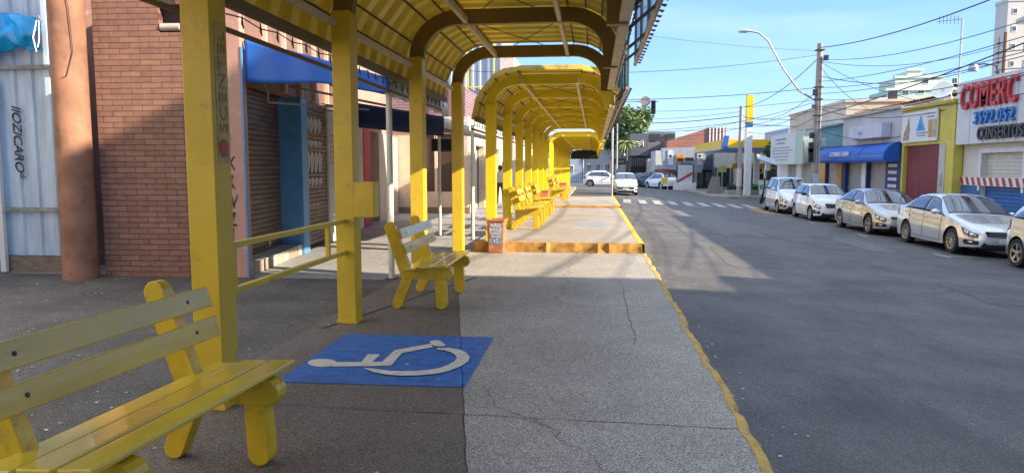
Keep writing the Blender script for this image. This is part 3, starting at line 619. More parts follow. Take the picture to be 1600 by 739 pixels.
shutter(lambda u, d, z: FP(u, -.06 + d, z), 3.28, 5.0, .1, 2.95, SHUT, b)
for k, (z0, hh) in enumerate(((2.35, .30), (2.05, .14), (1.55, .42), (1.28, .16), (.82, .1))):
    for j in range(4 if k != 4 else 3):
        g = MB(); s0 = 3.4 + .30 * j; g.tube([FP(s0, -.03, z0), FP(s0 + .02, -.03, z0 + hh), FP(s0 + .12, -.03, z0 + hh * .9), FP(s0 + .10, -.03, z0 + .1 * hh), FP(s0 + .22, -.03, z0 + hh * .8)], .018 if k != 4 else .008, 4); g.build('spray_mark', INKW, b)
fbox('grey_wall', GREYW, b, 5.0, 7.0, -.35, .0, 0, 2.95)
for k in range(6): fbox('groove', DARKM, b, 5.15, 6.0, .0, .004, 1.75 + .12 * k, 1.765 + .12 * k)
r2 = thing('red_pillar_shop', 'low shop with red pillar and narrow brown shutter past the grey wall', 'shop', FP(8, 0, 0))
fbox('upper_wall', PINKP, r2, 7.02, 13.0, -.30, -.02, 2.7, 4.6); fbox('body_wall', PINKP, r2, 7.02, 15.2, -7, -.5, 0, 4.55)
fbox('grey_wall', GREYW, r2, 7.02, 8.9, -.3, -.0, 0, 2.7)
fbox('red_pillar', REDP, r2, 8.9, 9.9, -.45, .03, 0, 2.7, bevel=.01)
shutter(lambda u, d, z: FP(u, -.25 + d, z), 9.9, 11.3, .1, 2.7, mat('grey_brown_shutter', (.2, .165, .12), .5, var=.3, dirt=(.35, .3, .25)), r2)
fbox('beige_wall', BEIGE, r2, 11.3, 15.2, -.3, .02, 0, 2.7)
# blue awning and its followers
def awning(label, y0, y1, zi, zo, xi, xo, top, val, vh, loc, side=None):
    t = thing('awning', label, 'awning', loc)
    def P(u, v): return (xi(u) + (xo - xi(u)) * v, y0 + (y1 - y0) * u, zi + (zo - zi) * v - .03 * math.sin(math.pi * v) * (1 + .4 * math.sin(u * 20)))
    cloth(P, 24, 6, top, 'canvas', t, .01)
    cloth(lambda u, v: (xo + .015 * math.sin(u * 40) * v, y0 + (y1 - y0) * u, zo - v * vh * (1 + .05 * math.sin(u * 37))), 40, 2, val, 'valance', t, .006)
    for k in range(4):
        u = (k + .5) / 4; y = y0 + (y1 - y0) * u; g = MB(); g.bar((xi(u), y, zi - .12), (xo, y, zo - .09), .03, .03); g.build('rafter', STEEL, t)
    g = MB(); g.bar((xo - .03, y0, zo - .1), (xo - .03, y1, zo - .1), .035, .035); g.build('front_rail', STEEL, t)
    return t
fx = lambda a, b: (lambda u: a + (b - a) * u)
aw = awning('big blue canvas awning over the corner shop with a lit upper corner', 10.14, 14.3, 3.52, 2.93, fx(-5.1, -5.6), -2.95, BLUEA, mat('pale_canvas', (.42, .45, .47), .6, var=.2, dirt=(.3, .3, .3)), .25, (-5, 10.2, 2.9))
def sp(u, v):
    x = -5.10 + 2.16 * u; zt = 3.535 - .60 * u; zb = 2.90 - .02 * u - .16 * u * u - .02 * math.sin(u * 9)
    return (x, 10.10 + .012 * math.sin(u * 24) + .02 * v * math.sin(u * 9), zt + (zb - zt) * v)
cloth(sp, 40, 8, BLUEA, 'side_curtain', aw, .006)
g = MB(); g.bar((-4.55, 10.4, 2.86), (-3.0, 10.4, 2.55), .035, .035); g.bar((-4.85, 10.3, 2.62), (-3.3, 10.3, 2.5), .03, .03); g.bar((-4.85, 10.3, 2.62), (-4.85, 10.3, 2.95), .03, .03); g.build('brace', DARKM, aw)
aw2 = awning('dark navy awning with grey edge behind the blue one', 14.4, 17.4, 2.98, 2.66, fx(-5.65, -6.0), -3.05, NAVY, GREYW, .2, (-5.6, 14.4, 2.6))
cloth(lambda u, v: (-4.9 + 1.85 * u, 14.38, 2.98 - .3 * u - v * (.5 - .1 * u)), 8, 3, NAVY, 'side_curtain', aw2, .006)
aw3 = awning('faded brown awning sheet sagging past the navy awning', 17.6, 22.0, 3.15, 2.62, fx(-6.0, -6.5), -3.3, mat('tan_sheet', (.30, .23, .17), .7, var=.25), mat('tan_sheet', (.3, .23, .17)), .12, (-6, 17.6, 2.6))
hs = thing('hanging_sign', 'blank dark signboard hanging under the faded brown awning', 'sign', (-3.2, 17.4, 2.05))
g = MB(); g.box(-4.0, -3.2, 17.35, 17.42, 2.05, 2.36); g.build('board', BLK, hs, bevel=.01)
for x in (-3.9, -3.3): g = MB(); g.tube([(x, 17.385, 2.36), (x, 17.62, 2.78)], .01, 5); g.build('hanger', DARKM, hs)
for lab, x, y, h, r in (('chipped white post holding the outer corner of the blue awning', -2.98, 10.22, 2.72, .045), ('thin cream post under the navy awning', -3.7, 16.9, 2.62, .035), ('thin stained white post nearest to the litter bin', -2.74, 16.0, 2.6, .04)):
    p = thing('awning_post', lab, 'post', (x, y, 0)); g = MB(); g.tube([(x, y, 0), (x, y, h)], r, 10); g.build('tube', WHITEC, p, smooth=True); g = MB(); g.box(x - .08, x + .08, y - .08, y + .08, 0, .012); g.build('foot_plate', DARKM, p)
# louvred building
lb = thing('louvred_building', 'beige building with dark brown louvred windows and mauve brick top', 'building', (-6, 25.3, 0))
wall_y(25.3, 25.55, -7.3, -4.5, 0, 2.95, [(-6.5, -5.72, .78, 2.85), (-5.62, -4.72, .78, 2.85)], BEIGE, 'front_wall', lb)
for xa, xb in ((-6.5, -5.72), (-5.62, -4.72)):
    g = MB(); z = .8
    while z < 2.83: g.box(xa, xb, 25.36, 25.40, z, z + .05); z += .075
    g.build('louver', LOUV, lb); g = MB(); g.box(xa, xb, 25.42, 25.5, .78, 2.85); g.build('louver_back', DARKM, lb)
g = MB(); g.box(-7.3, -4.45, 25.24, 25.296, .0, .22); g.build('plinth', mat('brown_plinth', (.2, .13, .1), .7), lb)
wall_x(-4.75, -4.5, 25.56, 36, 0, 2.95, [(27, 29.2, 0.0, 2.5), (31, 34, 0, 2.5)], BEIGE, 'side_wall', lb)
g = MB(); g.box(-14, -4.8, 25.6, 36, 0, 2.9); g.build('body_wall', GREYW, lb)
g = MB(); g.box(-14, -4.48, 25.22, 36.02, 2.952, 3.45); g.build('white_band', BRICKW, lb)
g = MB(); g.box(-14, -4.6, 25.4, 36, 3.452, 4.5); g.build('upper_brick_wall', BRICKM, lb)
for x in (-5.9, -5.2): g = MB(); g.bar((x, 25.36, 3.46), (x, 25.36, 4.45), .05, .05); g.build('mullion', BROWNP, lb)
# big metal-clad store behind with pink end and a yellow-lined sign frame
ms = thing('metal_clad_store', 'tall grey metal clad store with pale pink parapet end', 'building', (-9, 38, 0))
prof = []; x = -15.0
while x < -5.0:
    for dx, h in ((0, 0), (.22, 0), (.25, .04), (.36, .04), (.39, 0)): prof.append((x + dx, h))
    x += .39
g = MB(); g.grid([[(a, 38 - h, .0) for a, h in prof], [(a, 38 - h, 9.5) for a, h in prof]]); g.build('cladding', METALW, ms)
g = MB(); g.box(-15, -5.0, 38.05, 44, 0, 9.45); g.build('body_wall', METALW, ms)
g = MB(); g.box(-4.99, -4.25, 37.9, 44, 0, 7.5); g.build('end_wall', mat('pale_pink_wall', (.62, .48, .43), .7), ms)
for a, q in (((-6.7, 37.85, 4.7), (-6.7, 37.85, 8.2)), ((-5.3, 37.85, 4.7), (-5.3, 37.85, 8.2)), ((-6.7, 37.85, 5.9), (-4.6, 37.85, 5.9))): g = MB(); g.bar(a, q, .06, .06); g.build('yellow_frame', YELB, ms)
ys = thing('yellow_fascia_shop', 'shop with a bright yellow fascia seen between the shelter posts', 'shop', (-7, 45, 0))
wall_x(-4.6, -4.3, 44.2, 62, 0, 2.0, [(46, 48.5, 0, 1.95), (50, 53, 0, 1.95), (55, 58, 0, 1.95)], WHITE, 'front_wall', ys)
g = MB(); g.box(-12, -4.65, 44.2, 62, 0, 3.4); g.build('body_wall', mat('shop_interior', (.12, .11, .1), .8), ys)
g = MB(); g.box(-4.6, -3.8, 44.1, 62, 2.02, 2.42); g.build('yellow_fascia', mat('sign_yellow', (.75, .5, .03), .5), ys)
g = MB(); g.box(-12.1, -4.3, 44.0, 62.1, 2.45, 3.5); g.build('white_parapet', WHITE, ys)
wall_y(43.96, 44.18, -12, -4.4, 0, 2.0, [(-6.4, -5.2, 0, 1.9)], WHITE, 'end_wall', ys)
# ------------------------------------------------------------------ person beyond the posts
def person(x, y, z):
    t = thing('person', 'person in pale shirt and dark trousers standing in shade beyond the yellow posts', 'person', (x, y, z))
    J_ = [((0, 0, .92), .15), ((0, 0, 1.15), .14), ((0, 0, 1.36), .16), ((0, 0, 1.47), .06), ((0, -.01, 1.58), .085), ((0, -.01, 1.68), .07),
          ((-.1, 0, .86), .10), ((-.11, -.02, .48), .07), ((-.12, .02, .08), .045), ((-.13, -.10, .04), .04),
          ((.1, 0, .86), .10), ((.12, .03, .48), .07), ((.13, .06, .08), .045), ((.14, -.06, .04), .04),
          ((-.2, 0, 1.38), .06), ((-.25, .02, 1.1), .045), ((-.22, -.1, .86), .035), ((.2, 0, 1.38), .06), ((.26, .02, 1.1), .045), ((.24, -.08, .86), .035)]
    E_ = [(0, 1), (1, 2), (2, 3), (3, 4), (4, 5), (0, 6), (6, 7), (7, 8), (8, 9), (0, 10), (10, 11), (11, 12), (12, 13), (2, 14), (14, 15), (15, 16), (2, 17), (17, 18), (18, 19)]
    me = bpy.data.meshes.new('body'); me.from_pydata([j[0] for j in J_], E_, []); o = bpy.data.objects.new('body', me); COL.objects.link(o); o.parent = t
    sm = o.modifiers.new('skin', 'SKIN'); 
    for i, j in enumerate(J_): me.skin_vertices[0].data[i].radius = (j[1], j[1] * .85)
    me.skin_vertices[0].data[0].use_root = True; ss = o.modifiers.new('s', 'SUBSURF'); ss.levels = 2; ss.render_levels = 2
    m, tt, bb = newmat('skin_and_clothes'); s = N(tt, 'ShaderNodeSeparateXYZ'); tcn = N(tt, 'ShaderNodeTexCoord'); tt.links.new(tcn.outputs['Object'], s.inputs[0])
    r = N(tt, 'ShaderNodeValToRGB'); r.color_ramp.interpolation = 'CONSTANT'; e = r.color_ramp.elements
    e[0].position = 0; e[0].color = (.04, .03, .03, 1); e[1].position = .045; e[1].color = (.03, .035, .05, 1)
    for p_, c_ in ((.49, (.5, .47, .47)), (.74, (.30, .17, .11)), (.82, (.03, .02, .015))): a = e.new(p_); a.color = (*c_, 1)
    dv = N(tt, 'ShaderNodeMath', operation='DIVIDE'); dv.inputs[1].default_value = 2; tt.links.new(s.outputs[2], dv.inputs[0]); tt.links.new(dv.outputs[0], r.inputs[0]); tt.links.new(r.outputs[0], bb.inputs['Base Color']); me.materials.append(m)
    g = MB(); g.lathe([(.0, 1.76), (.06, 1.75), (.095, 1.69), (.1, 1.62), (.08, 1.56)], (0, .01, 0), 'z', 14); g.v = [(q[0] + x, q[1] + y, q[2] + z) for q in g.v]; g.build('hair', mat('dark_hair', (.02, .014, .01), .6), t, smooth=True)
person(-4.15, 31.5, 0)
# ------------------------------------------------------------------ right-hand shops
SH = mat('grey_roller_shutter', (.42, .40, .35), .45, metal=.2, var=.12, scale=2, dirt=(.3, .28, .24), stretch=(1, 1, 4))
SHC = mat('cream_roller_shutter', (.62, .58, .48), .45, var=.08)
SHB = mat('blue_roller_shutter', (.03, .13, .36), .45, var=.15)
MAR = mat('maroon_gate', (.17, .02, .028), .5, var=.15, scale=2, dirt=(.22, .06, .06), stretch=(1, 3, .4))
XF = 12.3; ZG = -.42
def RP(X): return lambda u, d, z: (X - d, u, z)
# nearest: white shop with metal sign wall
b = thing('white_shop', 'white shop with big red and blue raised letters and a striped dark blue base', 'shop', (16, 22.5, ZG))
wall_x(12.62, 12.9, 9.62, 26.16, ZG, 2.6, [(22.7, 25.0, ZG, 2.12), (19.6, 21.9, ZG, 2.12), (16.4, 18.6, ZG, 2.12), (13, 15.4, ZG, 2.12)], mat('cream_wall', (.66, .62, .53), .6, var=.06), 'front_wall', b)
g = MB(); g.box(13.2, 26, 9.62, 26.16, ZG, 4.3); g.build('body_wall', GREYW, b)
for y0, y1 in ((22.7, 25.0), (19.6, 21.9), (16.4, 18.6), (13, 15.4)):
    shutter(RP(12.8), y0, y1, 1.2, 2.12, SHC, b, pitch=.12); shutter(RP(12.79), y0, y1, ZG, 1.2, SHB, b, pitch=.12)
    g = MB(); cells(g, y0 - .12, y1 + .12, .9, 2.26, [(y0, y1, .9, 2.12)], lambda a_, b_, c_, d_: g.box(12.585, 12.618, a_, b_, c_, d_)); g.build('door_frame', WHITE, b)
for y0, y1 in ((9.2, 13), (15.4, 16.4), (18.6, 19.6), (21.9, 22.7), (25.0, 26.15)):
    g = MB(); g.box(12.60, 12.617, max(y0, 9.7), y1, ZG, 1.32); g.build('blue_dado', SHB, b)
g = MB(); g.box(12.56, 12.582, 9.7, 26.15, 1.06, 1.34); band = g.build('warning_band', WHITE, b)
RST = mat('stripe_red', (.45, .04, .03), .5); g = MB(); y = 18.0
while y < 26.0: g.prism([(y, 1.07), (y + .17, 1.07), (y + .30, 1.33), (y + .13, 1.33)], 'x', 12.554, 12.558); y += .36
g.build('red_stripes', RST, band)
g = MB(); cells(g, 9.3, 26.12, 2.42, 4.5, [], lambda *a: None)
y = 26.12; gp = MB()
k = 0
while y > 9.8: gp.box(12.30, 12.5, y - .86, y - .012, 2.42, 4.5); y -= .875; k += 1
so = gp.build('sign_wall', mat('aluminium_panel', (.60, .60, .585), .45, metal=.1, var=.05, scale=1.5), b, bevel=.004)
g = MB(); g.box(12.32, 12.6, 9.8, 26.1, 2.44, 4.48); g.build('sign_backing', DARKM, b)
SR = mat('letter_red', (.55, .025, .03), .4, var=.05); SB = mat('letter_blue', (.035, .19, .50), .4, var=.05); SK = mat('letter_dark', (.05, .05, .055), .4, var=.05)
text('COMERC', (12.24, 25.78, 3.58), *FACE_ST, 1.12, SR, so, 'raised_letters', .05, off=.012, sx=.64, space=1.16)
text('3592.052', (12.24, 24.9, 3.05), *FACE_ST, .56, SB, so, 'raised_letters', .04, off=.008, sx=.98, space=1.12)
text('CONSERTOS', (12.24, 24.6, 2.54), *FACE_ST, .56, SK, so, 'raised_letters', .04, off=.008, sx=.72, space=1.1)
for y in (23.9, 20.6):
    fl = thing('floodlight', 'grey floodlight on a short arm above the white sign wall' if y > 22 else 'second grey floodlight nearer the frame edge above the white sign wall', 'floodlight', (12.3, y, 4.5))
    g = MB(); g.tube([(12.4, y, 4.5), (12.3, y, 4.78), (11.95, y, 4.84), (11.7, y, 4.80)], .025, 7); g.build('arm', DARKM, fl, smooth=True)
    g = MB(); g.lathe([(.02, .0), (.10, .03), (.15, .16), (.15, .22), (.0, .22)], (11.65, y, 4.62), 'z', 14); g.v = [(q[0], q[1] * 1, 4.62 + (4.84 - q[2])) for q in g.v]; g.build('lamp_head', STEEL, fl, smooth=True)
# yellow building
YB = mat('yellow_wall', (.60, .50, .08), .65, var=.10, scale=1.5, dirt=(.42, .36, .12))
b = thing('yellow_shop', 'yellow painted shop with a closed maroon gate and white advertising board', 'shop', (16, 28.3, ZG))
wall_x(XF, 12.6, 26.2, 30.38, ZG, 3.86, [(27.2, 30.2, ZG, 2.5)], YB, 'front_wall', b)
g = MB(); g.box(12.62, 24, 26.2, 30.38, ZG, 3.9); g.build('body_wall', YB, b)
g = MB(); g.box(12.2, 12.75, 26.14, 30.40, 3.87, 4.0); g.build('cornice', mat('ochre_cornice', (.5, .36, .04), .6), b, bevel=.01)
g = MB(); g.box(XF - .02, XF - .002, 26.75, 27.2, ZG, 2.5); g.build('grey_pilaster', PALE, b)
g = MB(); g.box(XF - .05, XF - .022, 26.9, 27.08, .98, 1.42); g.build('meter_box', STEEL, b)
shutter(RP(12.45), 27.2, 30.2, ZG, 2.5, MAR, b, 'maroon_gate', pitch=.16, amp=.01, vertical=True)
ab = thing('advertising_board', 'white advertising board with a blue triangle over the maroon gate', 'sign', (12.2, 28.8, 2.6))
bd = (lambda g: (g.box(12.2, 12.27, 27.32, 30.25, 2.62, 3.76), g.build('board', mat('board_white', (.68, .68, .66), .4, var=.03), ab, bevel=.006)))(MB())[1]
g = MB(); g.prism([(28.95, 3.02), (28.2, 3.02), (28.6, 3.62)], 'x', 12.192, 12.198); g.build('triangle', mat('cyan_blue', (.03, .30, .62), .4, var=.3, scale=9), bd)
text('A', (12.19, 28.76, 3.05), *FACE_ST, .38, SK, bd, 'letter', .001)
for y0, c_ in ((27.95, (.5, .25, .06)), (27.62, (.45, .36, .16))):
    g = MB(); g.box(12.188, 12.196, y0 - .28, y0, 2.76, 3.4); g.build('bottle_picture', mat('pic%.2f' % y0, c_, .4, var=.3, scale=7, dirt=(.1, .25, .05)), bd)
g = MB(); g.prism([(30.1, 2.7), (29.55, 2.7), (29.5, 3.1), (29.62, 3.6), (29.75, 3.3), (30.0, 3.0)], 'x', 12.188, 12.196); g.build('carved_picture', mat('pic_wood', (.36, .26, .14), .5, var=.5, scale=9), bd)
for z0, ya, yb in ((2.92, 28.0, 28.95), (2.82, 28.15, 28.85), (3.6, 27.45, 28.0), (3.48, 27.5, 28.1)): g = MB(); g.box(12.19, 12.197, ya, yb, z0, z0 + .045); g.build('text_line', mat('grey_ink', (.2, .22, .25), .5), bd)
# grey building with awning
GB = mat('pale_grey_wall', (.47, .465, .45), .65, var=.10, scale=1.5, dirt=(.33, .33, .33))
b = thing('grey_shop', 'pale grey shop with roller shutters under a blue awning', 'shop', (16, 34, ZG))
wall_x(XF, 12.6, 30.42, 41.3, ZG, 2.7, [(31.9, 34.0, ZG, 2.1), (34.6, 36.8, ZG, 2.1), (38.0, 39.8, ZG, 2.1)], mat('navy_wall', (.03, .04, .14), .6, var=.1), 'front_wall', b)
g = MB(); g.box(XF - .002, 12.6, 30.42, 37.34, 2.702, 4.0); g.build('upper_wall', GB, b)
g = MB(); g.box(12.62, 24, 30.42, 41.3, ZG, 3.9); g.build('body_wall', GB, b)
g = MB(); g.box(12.2, 12.7, 30.40, 37.36, 4.002, 4.1); g.build('cornice', GB, b)
for y0, y1 in ((31.9, 34.0), (34.6, 36.8), (38.0, 39.8)): shutter(RP(12.5), y0, y1, ZG, 2.1, SH, b)
OR = mat('orange_pillar', (.55, .27, .05), .6)
for y0, y1 in ((37.2, 38.0), (39.8, 40.9)): g = MB(); g.box(XF - .03, XF - .002, y0, y1, ZG, 2.3); g.build('orange_pillar', OR, b)
for y0 in (31.2, 31.7): pass
g = MB()
for k in range(5): g.box(XF - .012, XF - .003, 30.75, 31.6, .55 + k * .28, .68 + k * .28)
g.build('white_notices', PW, b)
g = MB(); g.box(XF - .03, XF - .004, 34.05, 34.55, ZG, 1.9); g.build('white_pillar', WHITE, b)
sb = thing('box_sign', 'blank pale lilac box sign mounted above the blue awning', 'sign', (12, 33.5, 2.9))
g = MB(); g.box(11.9, 12.28, 31.5, 35.4, 2.92, 3.52); g.build('box', mat('lilac_sign', (.52, .50, .60), .4, var=.08), sb, bevel=.01)
g = MB(); g.box(11.885, 11.897, 34.7, 35.1, 3.0, 3.4); g.build('side_patch', PLATE, sb)
text('casas', (11.885, 34.2, 3.12), *FACE_ST, .3, mat('faint_ink', (.42, .40, .52), .5), sb, 'faint_lettering', .002)
a4 = thing('awning', 'long rounded blue awning with white lottery lettering', 'awning', (12, 36, 2))
def aw4(y0, y1):
    def P(u, v): a = v * math.pi / 2; return (12.28 - .60 * math.sin(a * .9) - .03 * v, y0 + (y1 - y0) * u, 2.16 + .52 * math.cos(a) + .01 * math.sin(u * 50))
    cloth(P, 40, 10, BLUEA, 'canvas', a4, .01)
    x = P(0, 1)[0]; cloth(lambda u, v: (x + .01 * math.sin(u * 60), y0 + (y1 - y0) * u, 2.16 - v * (.28 + .012 * abs(math.sin(u * 45)))), 60, 2, BLUEA, 'valance', a4, .006)
    for yy in (y0 + .01, y1 - .01): g = MB(); g.add([(12.28, yy, 1.9)] + [P(0, j / 8)[:1] + (yy, P(0, j / 8)[2]) for j in range(9)] + [(x, yy, 1.9)], [tuple(range(11))]); g.build('end_panel', BLUEA, a4)
    g = MB(); g.bar((x - .012, y0, 2.155), (x - .012, y1, 2.155), .012, .012); g.build('piping', WHITE, a4)
aw4(30.5, 33.2); aw4(33.24, 39.4)
text('LOTERIAS CAIXA', (11.60, 37.1, 2.2), (0, -1, 0), (.22, 0, 1), .27, PW, a4, 'lettering', .004, sx=1.3, off=.008)
TE = mat('teal_wall', (.10, .24, .28), .6, var=.15, scale=1)
b = thing('teal_shop', 'teal upper wall shop behind the utility pole', 'shop', (16, 42, ZG))
g = MB(); g.box(XF - .001, 22, 37.36, 41.28, 2.72, 3.75); g.build('teal_wall', TE, b)
wall_x(XF + .02, 12.6, 41.32, 50.0, ZG, 3.3, [(42.2, 44.4, ZG, 1.9), (45.4, 47.4, ZG, 1.9)], WHITE, 'front_wall', b)
g = MB(); g.box(12.62, 22, 41.32, 50, ZG, 3.5); g.build('body_wall', WHITE, b)
for y0, y1 in ((42.2, 44.4), (45.4, 47.4)): shutter(RP(12.5), y0, y1, ZG, 1.9, SH, b)
g = MB(); g.box(12.1, 12.32, 37.4, 44.2, 3.752, 3.85); g.build('teal_cornice', TE, b)
bn_ = thing('shop_banner', 'large white banner with rows of small grey writing beside the utility pole', 'banner', (12, 46, 1.9))
g = MB(); g.box(11.7, 11.78, 43.6, 49.4, 1.85, 3.72); pnl = g.build('panel', mat('banner_white', (.60, .63, .60), .5, var=.05), bn_)
g = MB(); g.box(11.7, 11.78, 42.0, 43.598, 1.85, 3.72); g.build('green_panel', mat('banner_green', (.42, .52, .42), .5, var=.05), bn_)
for k, (a_, b_) in enumerate(((48.2, 45.6), (47.8, 46.0), (48.9, 44.8), (48.9, 44.3), (48.8, 44.9), (48.6, 45.0), (48.0, 45.4))):
    z0 = (3.35, 3.12, 2.86, 2.68, 2.5, 2.3, 2.1)[k]; y = a_; g = MB()
    while y > b_: wdt = random.uniform(.08, .35); g.box(11.69, 11.698, y - wdt, y, z0, z0 + (.10 if k < 2 else .05)); y -= wdt + .07
    g.build('writing_row', MATS['grey_ink'], pnl)
# beige buildings behind
BG = mat('beige_render', (.50, .43, .33), .7, var=.1, scale=1)
b = thing('beige_hall', 'taller beige hall rising behind the teal shop', 'building', (20, 48, ZG))
g = MB(); g.box(14.6, 26, 44.0, 56, ZG, 5.45); g.build('wall', BG, b); g = MB(); g.box(14.5, 26.1, 43.9, 56.1, 5.452, 5.6); g.build('parapet', BEIGE, b)
g = MB(); g.box(17, 17.4, 43.95, 44.3, 5.6, 6.1); g.build('chimney', DARKM, b)
b = thing('tiled_roof_house', 'low beige wall with a rusty tiled roof behind the grey shop', 'house', (19, 37, ZG))
g = MB(); g.box(15.2, 25, 33.5, 43.8, ZG, 4.75); g.build('wall', BG, b)
g = MB(); rows = []
for i in range(60): y = 33.3 + i * .18; rows.append([(15.0, y, 4.78 + .05 * (i % 2)), (18, y, 5.35 + .05 * (i % 2)), (25, y, 4.8)])
g.grid(rows); g.build('roof', mat('rusty_tiles', (.30, .13, .07), .8, var=.3, scale=8), b)
# dish and aerial
d = thing('satellite_dish', 'white satellite dish on the yellow shop roof', 'satellite dish', (14.5, 30.6, 3.9))
Mx = Matrix.Translation((14.1, 31.2, 4.75)) @ Matrix.Rotation(R(50), 4, 'Z') @ Matrix.Rotation(R(-62), 4, 'Y')
g = MB(); g.lathe([(.0, 0), (.13, .02), (.28, .07), (.38, .13), (.40, .13)], (0, 0, 0), 'z', 24); g.v = [tuple(Mx @ Vector(q)) for q in g.v]; o = g.build('bowl', WHITE, d, smooth=True); o.modifiers.new('t', 'SOLIDIFY').thickness = .015
g = MB(); g.tube([(14.5, 31.1, 3.9), (14.35, 31.15, 4.8)], .03, 6); g.tube([Mx @ Vector((0, 0, .02)), Mx @ Vector((0, 0, .55))], .015, 5); g.build('mount', STEEL, d)
for lab, x, y, z0, z1, r in (('tall thin roof aerial with a small antenna above the satellite dish', 13.6, 28.9, 4.0, 7.2, .035), ('dark rusty mast with insulators behind the white sign wall', 16.5, 31.5, 4.0, 7.1, .06)):
    a = thing('roof_aerial' if r < .05 else 'roof_mast', lab, 'aerial' if r < .05 else 'mast', (x, y, z0)); g = MB(); g.tube([(x, y, z0 - .1), (x, y, z1)], r, 7); g.build('mast_tube', STEEL if r < .05 else mat('rust', (.14, .06, .05), .8), a)
    g = MB()
    if r < .05:
        g.tube([(x - .05, y, z1 - .05), (x - .9, y, z1 - .12)], .012, 5)
        for k in range(6): g.tube([(x - .15 - k * .13, y, z1 - .22), (x - .15 - k * .13, y, z1 + .1)], .01, 4)
    else:
        for k in range(4): g.lathe([(.01, 0), (.09, .03), (.09, .08), (.01, .12)], (x - .22, y, z1 - .5 - k * .38), 'z', 10)
        g.tube([(x - .22, y, z1 - 1.9), (x - .22, y, z1 - .2)], .015, 5); g.bar((x - .3, y, z1 - 1.7), (x + .1, y, z1 - 1.7), .04)
    g.build('antenna' if r < .05 else 'insulators', DARKM, a)
# far tower blocks
def windows_grid(par, m, X=None, Yv=None, us=(), zs=(), wd=1.2, hh=1.2, side='y', pane=None):
    for z in zs:
        for u in us:
            g = MB()
            if side == 'y': g.box(u, u + wd, Yv - .06, Yv - .02, z, z + hh)
            else: g.box(X - .06, X - .02, u, u + wd, z, z + hh)
            fr = g.build('window', m, par)
            g = MB(); q = .12
            if side == 'y': g.box(u + q, u + wd / 2 - .04, Yv - .09, Yv - .065, z + q, z + hh - q); g.box(u + wd / 2 + .04, u + wd - q, Yv - .09, Yv - .065, z + q, z + hh - q)
            else: g.box(X - .09, X - .065, u + q, u + wd / 2 - .04, z + q, z + hh - q); g.box(X - .09, X - .065, u + wd / 2 + .04, u + wd - q, z + q, z + hh - q)
            g.build('pane', GLASSB, fr)
t = thing('tower_block', 'tall pale grey apartment tower at the right edge of the sky', 'tower', (72, 125, 0))
TW = mat('tower_wall', (.50, .47, .43), .7, var=.05, scale=.2)
g = MB(); g.box(61.9, 84, 118, 121.4, -1, 26.6); g.build('wall', TW, t)
g = MB(); g.box(66, 84, 117.2, 118.2, 24.6, 25.3); g.build('balcony', mat('balcony_blue', (.2, .3, .42), .5), t)
g = MB(); g.box(61.8, 84.2, 117.9, 121.5, 26.6, 27.1); g.build('parapet', TW, t)
for x0 in (65.2, 71.5, 77):
    g = MB(); g.box(x0 + 2.6, x0 + 2.9, 117.8, 118.0, 0, 27); g.build('groove', mat('tower_shadow_gap', (.38, .36, .33), .7), t)
windows_grid(t, WHITE, Yv=118, us=(62.6,), zs=[6.5 + 2.6 * k for k in range(8)], wd=.7, hh=.9)
windows_grid(t, WHITE, Yv=118, us=(64.6, 69.0, 74.0), zs=[6.2 + 2.6 * k for k in range(7)], wd=1.9, hh=1.35)
GR = mat('pale_green_wall', (.36, .48, .40), .7, var=.06, scale=.2); GRL = mat('pale_cream_green_wall', (.55, .60, .50), .7, var=.06, scale=.2)
t = thing('stepped_apartment_block', 'stepped pale green apartment block on the skyline behind the shops', 'building', (52, 122, 0))
for k, (xa, xb, zt_) in enumerate(((43.6, 58, 12.1), (45.4, 57.5, 13.6), (46.9, 54, 15.6), (49.0, 51.2, 16.8), (55.0, 64.5, 14.4), (57.6, 60.6, 15.6))):
    g = MB(); g.box(xa, xb, 118 + k * .8 + (6 if k > 3 else 0), 126 + (2 if k > 3 else 0), -1, zt_); g.build('wall', GR if k in (0, 1, 4) else GRL, t)
    g = MB(); g.box(xa - .2, xb + .2, 117.8 + k * .8 + (6 if k > 3 else 0), 118.2 + k * .8 + (6 if k > 3 else 0), zt_, zt_ + .35); g.build('parapet', GRL, t)
g = MB(); g.box(52.2, 53.6, 121, 123, 15.6, 16.6); g.build('water_tank', WHITE, t)
windows_grid(t, WHITE, Yv=118, us=[44.5 + 2.1 * k for k in range(7)], zs=(8.4, 10.8), wd=1.1, hh=1.1)
windows_grid(t, WHITE, Yv=118.8, us=[47.6 + 2.3 * k for k in range(5)], zs=(13.0,), wd=1.1, hh=1.0)
windows_grid(t, WHITE, Yv=119.6, us=(51.0, 55.2), zs=(14.6,), wd=.9, hh=1.0)
# tall block that shades the near street: right of the frame
b = thing('office_block', 'tall plain office block on the right whose shade covers the near street', 'building', (18, -8, ZG))
g = MB(); g.box(12.4, 26, -30, 4.05, ZG, 11.8); g.build('wall', mat('office_wall', (.60, .46, .26), .7, var=.06), b)
g = MB(); g.box(12.32, 12.95, 4.12, 5.6, ZG, 12.05); g.build('shade_fin', PALE, b)  # unseen fin added to throw the sloping shade edge onto the brick wall
g = MB(); g.box(12.3, 26.1, -30.2, 4.1, 11.8, 12.0); g.build('parapet', PALE, b)
for k in range(8):
    for z0 in (3.2, 6.2, 9.2): g = MB(); g.box(12.33, 12.39, -28 + 4 * k, -25.8 + 4 * k, z0, z0 + 1.5); g.build('window', GLASSB, b)
b = thing('terrace_shop', 'plain beige shop between the office block and the white shop, beyond the right edge', 'shop', (18, 7, ZG))
wall_x(12.5, 12.8, 5.63, 9.55, ZG, 5.1, [(5.8, 6.8, ZG, 2.1), (7.2, 8.8, ZG, 2.1)], BG, 'front_wall', b); g = MB(); g.box(12.96, 25, 5.63, 9.55, ZG, 5.0); g.build('body_wall', BG, b)
